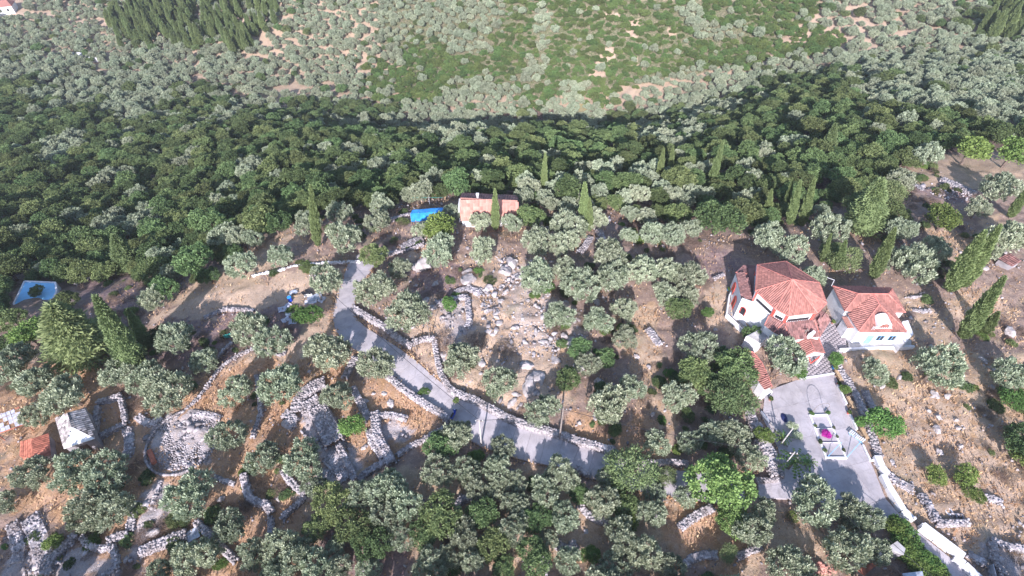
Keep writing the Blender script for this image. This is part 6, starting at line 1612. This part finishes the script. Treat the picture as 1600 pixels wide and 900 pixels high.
# ------------------------------------------------------------------ poles and wires
def pole(px, py, h, label, m=None, r_=.12, arm=True):
    g = G(px, py); t = empty('utility_pole', g, label, 'utility pole'); mb = MB(g); mb.bar(g-Vector((0, 0, .3)), g+Vector((0, 0, h)), r_, r_*.7, 8); part(mb, 'post', m or M_POLE, t)
    if arm:
        mb = MB(g); mb.bar(g+Vector((-.5, .1, h-.4)), g+Vector((.5, -.1, h-.4)), .05, .05, 4); part(mb, 'crossarm', M_POLE, t)
        for s in (-.4, .4): mb = MB(g); mb.bar(g+Vector((s, 0, h-.36)), g+Vector((s, 0, h-.2)), .05, .03, 6); part(mb, 'insulator', M_WHITE, t)
    return g+Vector((0, 0, h-.2))
pA = pole(874, 686, 7.6, 'wooden utility pole on the upper road wall at the shaded stretch'); pB = pole(752, 694, 6.2, 'pale grey utility pole on the lower road edge by the scooter', M_CONC2)
pC = pole(651, 548, 3.6, 'short pole on the wall step beside the gravel patch', arm=False, r_=.07); pD = pole(1218, 697, 4.6, 'leaning bare pole at the left plaza edge, upper one', M_CONC2, .09, False)
pE = pole(1221, 732, 4.4, 'leaning bare pole at the left plaza edge, lower one', M_CONC2, .09); pF = pole(503, 470, 6.0, 'utility pole hidden by the olive at the rubbish heap')
pG = pole(672, 530, 4.2, 'thin pole behind the gravel patch wall', arm=False, r_=.06)
def wire(a, b, sag, label, r_=.028):
    mb = MB(a); n_ = 14; P = [a.lerp(b, k/n_)-Vector((0, 0, sag*4*(k/n_)*(1-k/n_))) for k in range(n_+1)]
    for k in range(n_): mb.bar(P[k], P[k+1], r_, r_, 4)
    mb.build('power_line', M_BLACK, None, label=label, cat='power line')
wire(pF, pB, .9, 'black wire along the upper road from the bend to the grey pole'); wire(pB, pA, .6, 'black wire over the road wall between the grey and wooden poles')
wire(pA, pE, 1.2, 'black wire from the wooden pole to the plaza corner'); wire(pE, PZ(1470, 960, 5), .5, 'wire running from the plaza corner down over the lane'); wire(PZ(1385,840,5), PZ(1462,905,5), .1, 'thin pale wire above the vine hedge')
wire(G(0, 852)+Vector((0, 0, .4)), G(96, 791)+Vector((0, 0, .5)), .1, 'pale hose stretched over the rubble at lower left', .03)
# ------------------------------------------------------------------ scooter
g = G(709, 650); t = empty('scooter', g, 'blue scooter parked on the road at the edge of the tree shade', 'scooter', rz=R(70))
def sc(name, f, m): mb = MB(); f(mb); o = mb.build(name, m, None); o.parent = t; return o
sc('body', lambda m: (m.box((-.35, 0, .42), (.75, .32, .32)), m.box((.05, 0, .28), (.5, .3, .1)), m.bar((.35, 0, .35), (.28, 0, 1.0), .12, .09, 6), m.box((.42, 0, .5), (.12, .36, .4))), M_SCOOT)
sc('seat', lambda m: m.box((-.35, 0, .745), (.7, .26, .1)), M_BLACK)
for x in (-.55, .62): sc('wheel', lambda m: m.bar((x, -.06, .25), (x, .06, .25), .25, .25, 14), M_BLACK)
sc('handlebar', lambda m: (m.bar((.28, -.32, 1.05), (.28, .32, 1.05), .025, .025, 5), m.bar((.28, 0, .95), (.28, 0, 1.05), .05, .05, 5)), M_BLACK); sc('headlight', lambda m: m.bar((.38, 0, .92), (.46, 0, .92), .08, .06, 8), M_WHITE)
# ------------------------------------------------------------------ rubbish heap
def sheet(px, py, a, b, rz, m, name, label, cat, h=.25, n_=4, amp=.12):
    g = G(px, py); mb = MB(g); rs_ = random.Random(px*7+py); H = [[h+rs_.uniform(-amp, amp) for _ in range(n_+1)] for _ in range(n_+1)]; c, s = math.cos(rz), math.sin(rz)
    P = lambda i, j: g+Vector((c*(i/n_-.5)*a-s*(j/n_-.5)*b, s*(i/n_-.5)*a+c*(j/n_-.5)*b, H[i][j]))
    for i in range(n_):
        for j in range(n_):
            q = [P(i, j), P(i+1, j), P(i+1, j+1), P(i, j+1)]; mb.face(q); mb.face([p-Vector((0, 0, .03)) for p in q][::-1])
    mb.build(name, m, None, label=label, cat=cat)
for a in ((444,484,1.6,1.1,.4,M_CLOTH,'pallet_sheet','grey sheet on the rubbish heap, upper left one','sheet'),(451,478,.8,.8,.9,M_CLOTH,'pallet_sheet','small crumpled sheet near the blue barrel','sheet'),
 (452,492,1.0,.8,.2,M_WHITE,'white_rag','white crumpled rag in the middle of the rubbish heap','rag'),(447,501,1.2,.9,.7,M_CLOTH,'pallet_sheet','grey sheet on the rubbish heap, lower left one','sheet'),(458,504,1.2,1.0,.1,M_CLOTH,'pallet_sheet','bluish sheet on the rubbish heap, lowest one','sheet'),
 (459,458,1.2,.8,.3,M_METAL,'tin_sheet','tin sheet at the top of the rubbish heap','tin sheet'),(480,459,1.3,1.4,.8,M_BLACK,'dark_panel','dark panel leaning at the olive by the rubbish heap','panel'),(492,466,2.2,1.2,.5,M_METAL,'tin_sheet','tin sheet under the olive by the rubbish heap, right one','tin sheet'),
 (486,473,1.8,.9,.2,M_CLOTH,'pallet_sheet','pale sheet under the olive by the rubbish heap','sheet'),(503,469,1.2,1.0,1.2,M_CLOTH,'pallet_sheet','rumpled sheet at the rubbish heap\'s right end','sheet'),(482,463,1.2,.4,.3,M_WHITE,'white_board','white board beside the dark panel','board'),
 (303,836,1.4,1.3,.5,M_METAL,'sheet_roof','small bluish sheet roof over a hollow at the bottom left','sheet roof'),(301,571,1.0,.6,.1,M_WHITE2,'white_box_lid','pale blue-white lid beside the teal netting olive','lid'),(131,423,1.4,1.2,.9,M_WHITE2,'white_sheet','white sheet above the brown clearing in the wood','sheet'),
 (1212,738,1.0,.4,.2,M_LBLUE,'blue_board','light blue board lying on the lane below the palms','board'),(1380,866,1.4,1.1,.3,M_WHITE2,'white_board','white boards on the shack roof by the vine hedge','board')):
    sheet(*a)
g = G(454, 470); t = empty('blue_barrel', g, 'bright blue barrel at the rubbish heap', 'barrel'); mb = MB(g); mb.bar(g, g+Vector((0, 0, .85)), .32, .32, 12); part(mb, 'drum', M_SCOOT, t); mb = MB(g); mb.bar(g+Vector((0, 0, .85)), g+Vector((0, 0, .9)), .33, .3, 12); part(mb, 'lid', M_BLUE, t)
a, b = G(447, 464), G(466, 465); mb = MB(a); mb.bar(a+Vector((0, 0, .3)), b+Vector((0, 0, .35)), .07, .07, 4); mb.build('timber', M_WOOD, None, label='pale timber lying across the top of the rubbish heap', cat='timber')
# teal netting fence
a, b = G(352, 530), G(372, 524); t = empty('teal_netting', a, 'teal netting hung between stakes beside the dirt path', 'netting')
mb = MB(a)
for k in range(6):
    p, q = a.lerp(b, k/6), a.lerp(b, (k+1)/6); mb.face([p+Vector((0, 0, .1)), q+Vector((0, 0, .05)), q+Vector((0, -.1*(k % 2), .95)), p+Vector((0, -.1*((k+1) % 2), .95))])
part(mb, 'net', M_TEAL, t)
for k in range(4): p = a.lerp(b, k/3); mb = MB(a); mb.bar(p, p+Vector((0, .05, 1.1)), .04, .03, 5); part(mb, 'stake', M_POLE, t)
# rusty trough on the threshing floor's rim
a, b = G(235, 706), G(243, 726); mb = MB(a); mb.bar(a+Vector((0, 0, .3)), b+Vector((0, 0, .35)), .3, .3, 8); mb.build('rusty_drum', M_RUST, None, label='long rust-red drum lying on the threshing floor\'s left rim', cat='drum')
tree('dry', G(248, 733), .8, .8, 'dry_bush', 'heap of dark twigs below the rusty drum', 'bush')
# blue tarpaulin by the crest house
a, b = PZ(643, 346, Hz(-14, 74)), PZ(695, 341, Hz(-9, 75)); g = G(643, 347); a = g; b = G(695, 343); t = empty('blue_tarpaulin', a, 'bright blue tarpaulin screen stretched left of the crest house', 'tarpaulin')
for k in range(4):
    p, q = a.lerp(b, k/4), a.lerp(b, (k+1)/4); mb = MB(a); m_ = (p+q)/2+Vector((0, .15, 0)); up = Vector((0, 0, 1.9))
    mb.face([p, m_, m_+up, p+up]); mb.face([m_, q, q+up, m_+up]); part(mb, 'sheet', M_BLUE, t)
for k in range(5): p = a.lerp(b, k/4); mb = MB(a); mb.bar(p+Vector((0, .05, -.2)), p+Vector((0, .05, 2.0)), .04, .04, 5); part(mb, 'post', M_METAL, t)
c = a+Vector((.3, 3.0, 0)); mb = MB(a); mb.face([a+Vector((0, .03, 1.85)), b+Vector((0, .03, 1.85)), b+Vector((0, 1.4, 1.6)), a+Vector((.2, 1.4, 1.6))]); part(mb, 'sheet', M_BLUE, t)
a, b = G(672, 323), G(700, 322); t = empty('clothes_line', a, 'thin clothes line post behind the blue tarpaulin', 'clothes line'); mb = MB(a); mb.bar(a, a+Vector((0, 0, 2.2)), .04, .04, 5); part(mb, 'post', M_METAL, t); mb = MB(a); mb.bar(a+Vector((-3, 0, 2.1)), a+Vector((2.5, 0, 2.15)), .02, .02, 4); part(mb, 'line', M_TEAL, t)
# pale blue pool on the left
Q = [(38,439),(86,441),(88,455),(78,474),(70,491),(31,493),(21,474)]; g = G(55, 465); z = g.z+.35; P = [PZ(x, y, z) for x, y in Q]; t = empty('pool', (g.x, g.y, z), 'pale blue pool with a white rim among the oaks at far left', 'pool')
mb = MB(t.location); mb.face([(p.x, p.y, z-.12) for p in P]); part(mb, 'water', M_POOL, t)
for i in range(7):
    a_, b_ = P[i], P[(i+1) % 7]; mb = MB(t.location); d = (b_-a_).normalized(); n_ = Vector((d.y, -d.x, 0))*.13; mb.prism([tuple((a_-n_)[:2]), tuple((b_-n_)[:2]), tuple((b_+n_)[:2]), tuple((a_+n_)[:2])], z-2.0, z+.004*i); part(mb, 'rim', M_WHITE2, t)
# tyre
g = G(1481, 800); mb = MB(g); n_ = 14
for i in range(n_):
    for j in range(6):
        f = lambda i, j: g+Vector(((.36+.13*math.cos(j*math.pi/3))*math.cos(2*math.pi*i/n_), (.36+.13*math.cos(j*math.pi/3))*math.sin(2*math.pi*i/n_), .15+.13*math.sin(j*math.pi/3)))
        mb.face([f(i, j), f(i+1, j), f(i+1, j+1), f(i, j+1)])
mb.build('painted_tyre', M_WHITE2, None, label='white painted tyre lying in the dry grass of the right slope', cat='tyre')
# shacks at the bottom right
def shack(q, h, m, label, wm=M_STONE2):
    P = PP(q, h); c = sum(P, Vector())/len(P); t = empty('shack', (c.x, c.y, 0), label, 'shack'); z = Hz(c.x, c.y)
    mb = MB(t.location); roof_face(mb, [p+Vector((0, 0, z+.15*(i % 2))) for i, p in enumerate(P)]); part(mb, 'roof', m, t)
    mb = MB(t.location); mb.prism(inset([(p.x, p.y) for p in P], .88), z-.3, z+h-.15); part(mb, 'wall', wm, t)
shack([(1386,856),(1401,846),(1415,857),(1411,868),(1396,862)], 1.8, M_CONC2, 'little grey-roofed shack between the olives and the vine hedge')
shack([(1332,872),(1347,862),(1352,880),(1338,890)], 1.5, M_WHITE2, 'broken pale hut with a dark opening on the bottom edge'); shack([(1337,888),(1362,880),(1368,884),(1350,900)], .8, M_RUST, 'rust-coloured sheet shelter on the bottom edge')
shack([(1410,896),(1440,893),(1446,912),(1412,914)], 1.6, M_METAL, 'grey sheet-roofed shack cut by the bottom edge')
C3 = []
for px, py in [(random.gauss(1285, 12), random.gauss(888, 6)) for _ in range(60)]: g = G(px, py); C3.append((g.x, g.y, g.z+.1))
o = bpy.data.objects.new('brick_rubble', stones_mesh('brick_rubble', C3, RNG.uniform(.15, .5, (60, 3)), RNG.uniform(0, 6, 60), M_PEACH, jit=.3, tilt=.6)); COL.objects.link(o); tag(o, 'heap of broken red bricks and tiles at the bottom edge', kind='stuff')
# vine hedge along the lane
g = G(1440, 862); t = empty('vine_hedge', g, 'dense bright green vine hedge along the lower lane', 'hedge')
for i, (px, py) in enumerate([(1404,822),(1412,833),(1422,842),(1432,852),(1442,862),(1452,873),(1462,884),(1472,896),(1430,870),(1446,885),(1458,900),(1418,856)]):
    q = G(px-7, py, 1.0); o = child('foliage', CROWN['bright'][i % 3], t, (q.x-g.x, q.y-g.y, .95)); o.scale = (1.25, 1.25, 1.0); o.rotation_euler.z = i
tree('airy', G(1133, 872), 1.0, 2.2, 'yucca', 'dark spiky plant on the orange slope at the bottom', 'plant')
# gravel patch of the road wall, fence at the pit
strip([(1544,885),(1549,905)], .05, .9, M_METAL, 'thin metal fence strip beside the dark pit', 'wire_fence', 'fence')
for i, (px, py, lab) in enumerate(((712,625,'weed tuft on the top of the road wall by the two olives'),(936,697,'weed tuft on the upper road wall past the wooden pole'),(655,615,'leafy bush on the lower road wall in the sun'))):
    tree_px('bright', px, py, 10, 'weed', lab, 'plant', 'weeds on the road walls')
# ================================================================== THIN HAZE OVER THE VALLEY
hm = bpy.data.materials.new('haze'); hm.use_nodes = True; hn = hm.node_tree.nodes; hn.remove(hn['Principled BSDF'])
pv_ = hn.new('ShaderNodeVolumePrincipled'); pv_.inputs['Color'].default_value = (.9,.89,.97,1); pv_.inputs['Density'].default_value = .00022; pv_.inputs['Anisotropy'].default_value = .2
hm.node_tree.links.new(pv_.outputs[0], hn['Material Output'].inputs['Volume'])
mb = MB((0, 300, 0)); mb.box((0, 450, -140), (3400, 3000, 260)); hz_ = mb.build('haze', hm, None, kind='stuff')
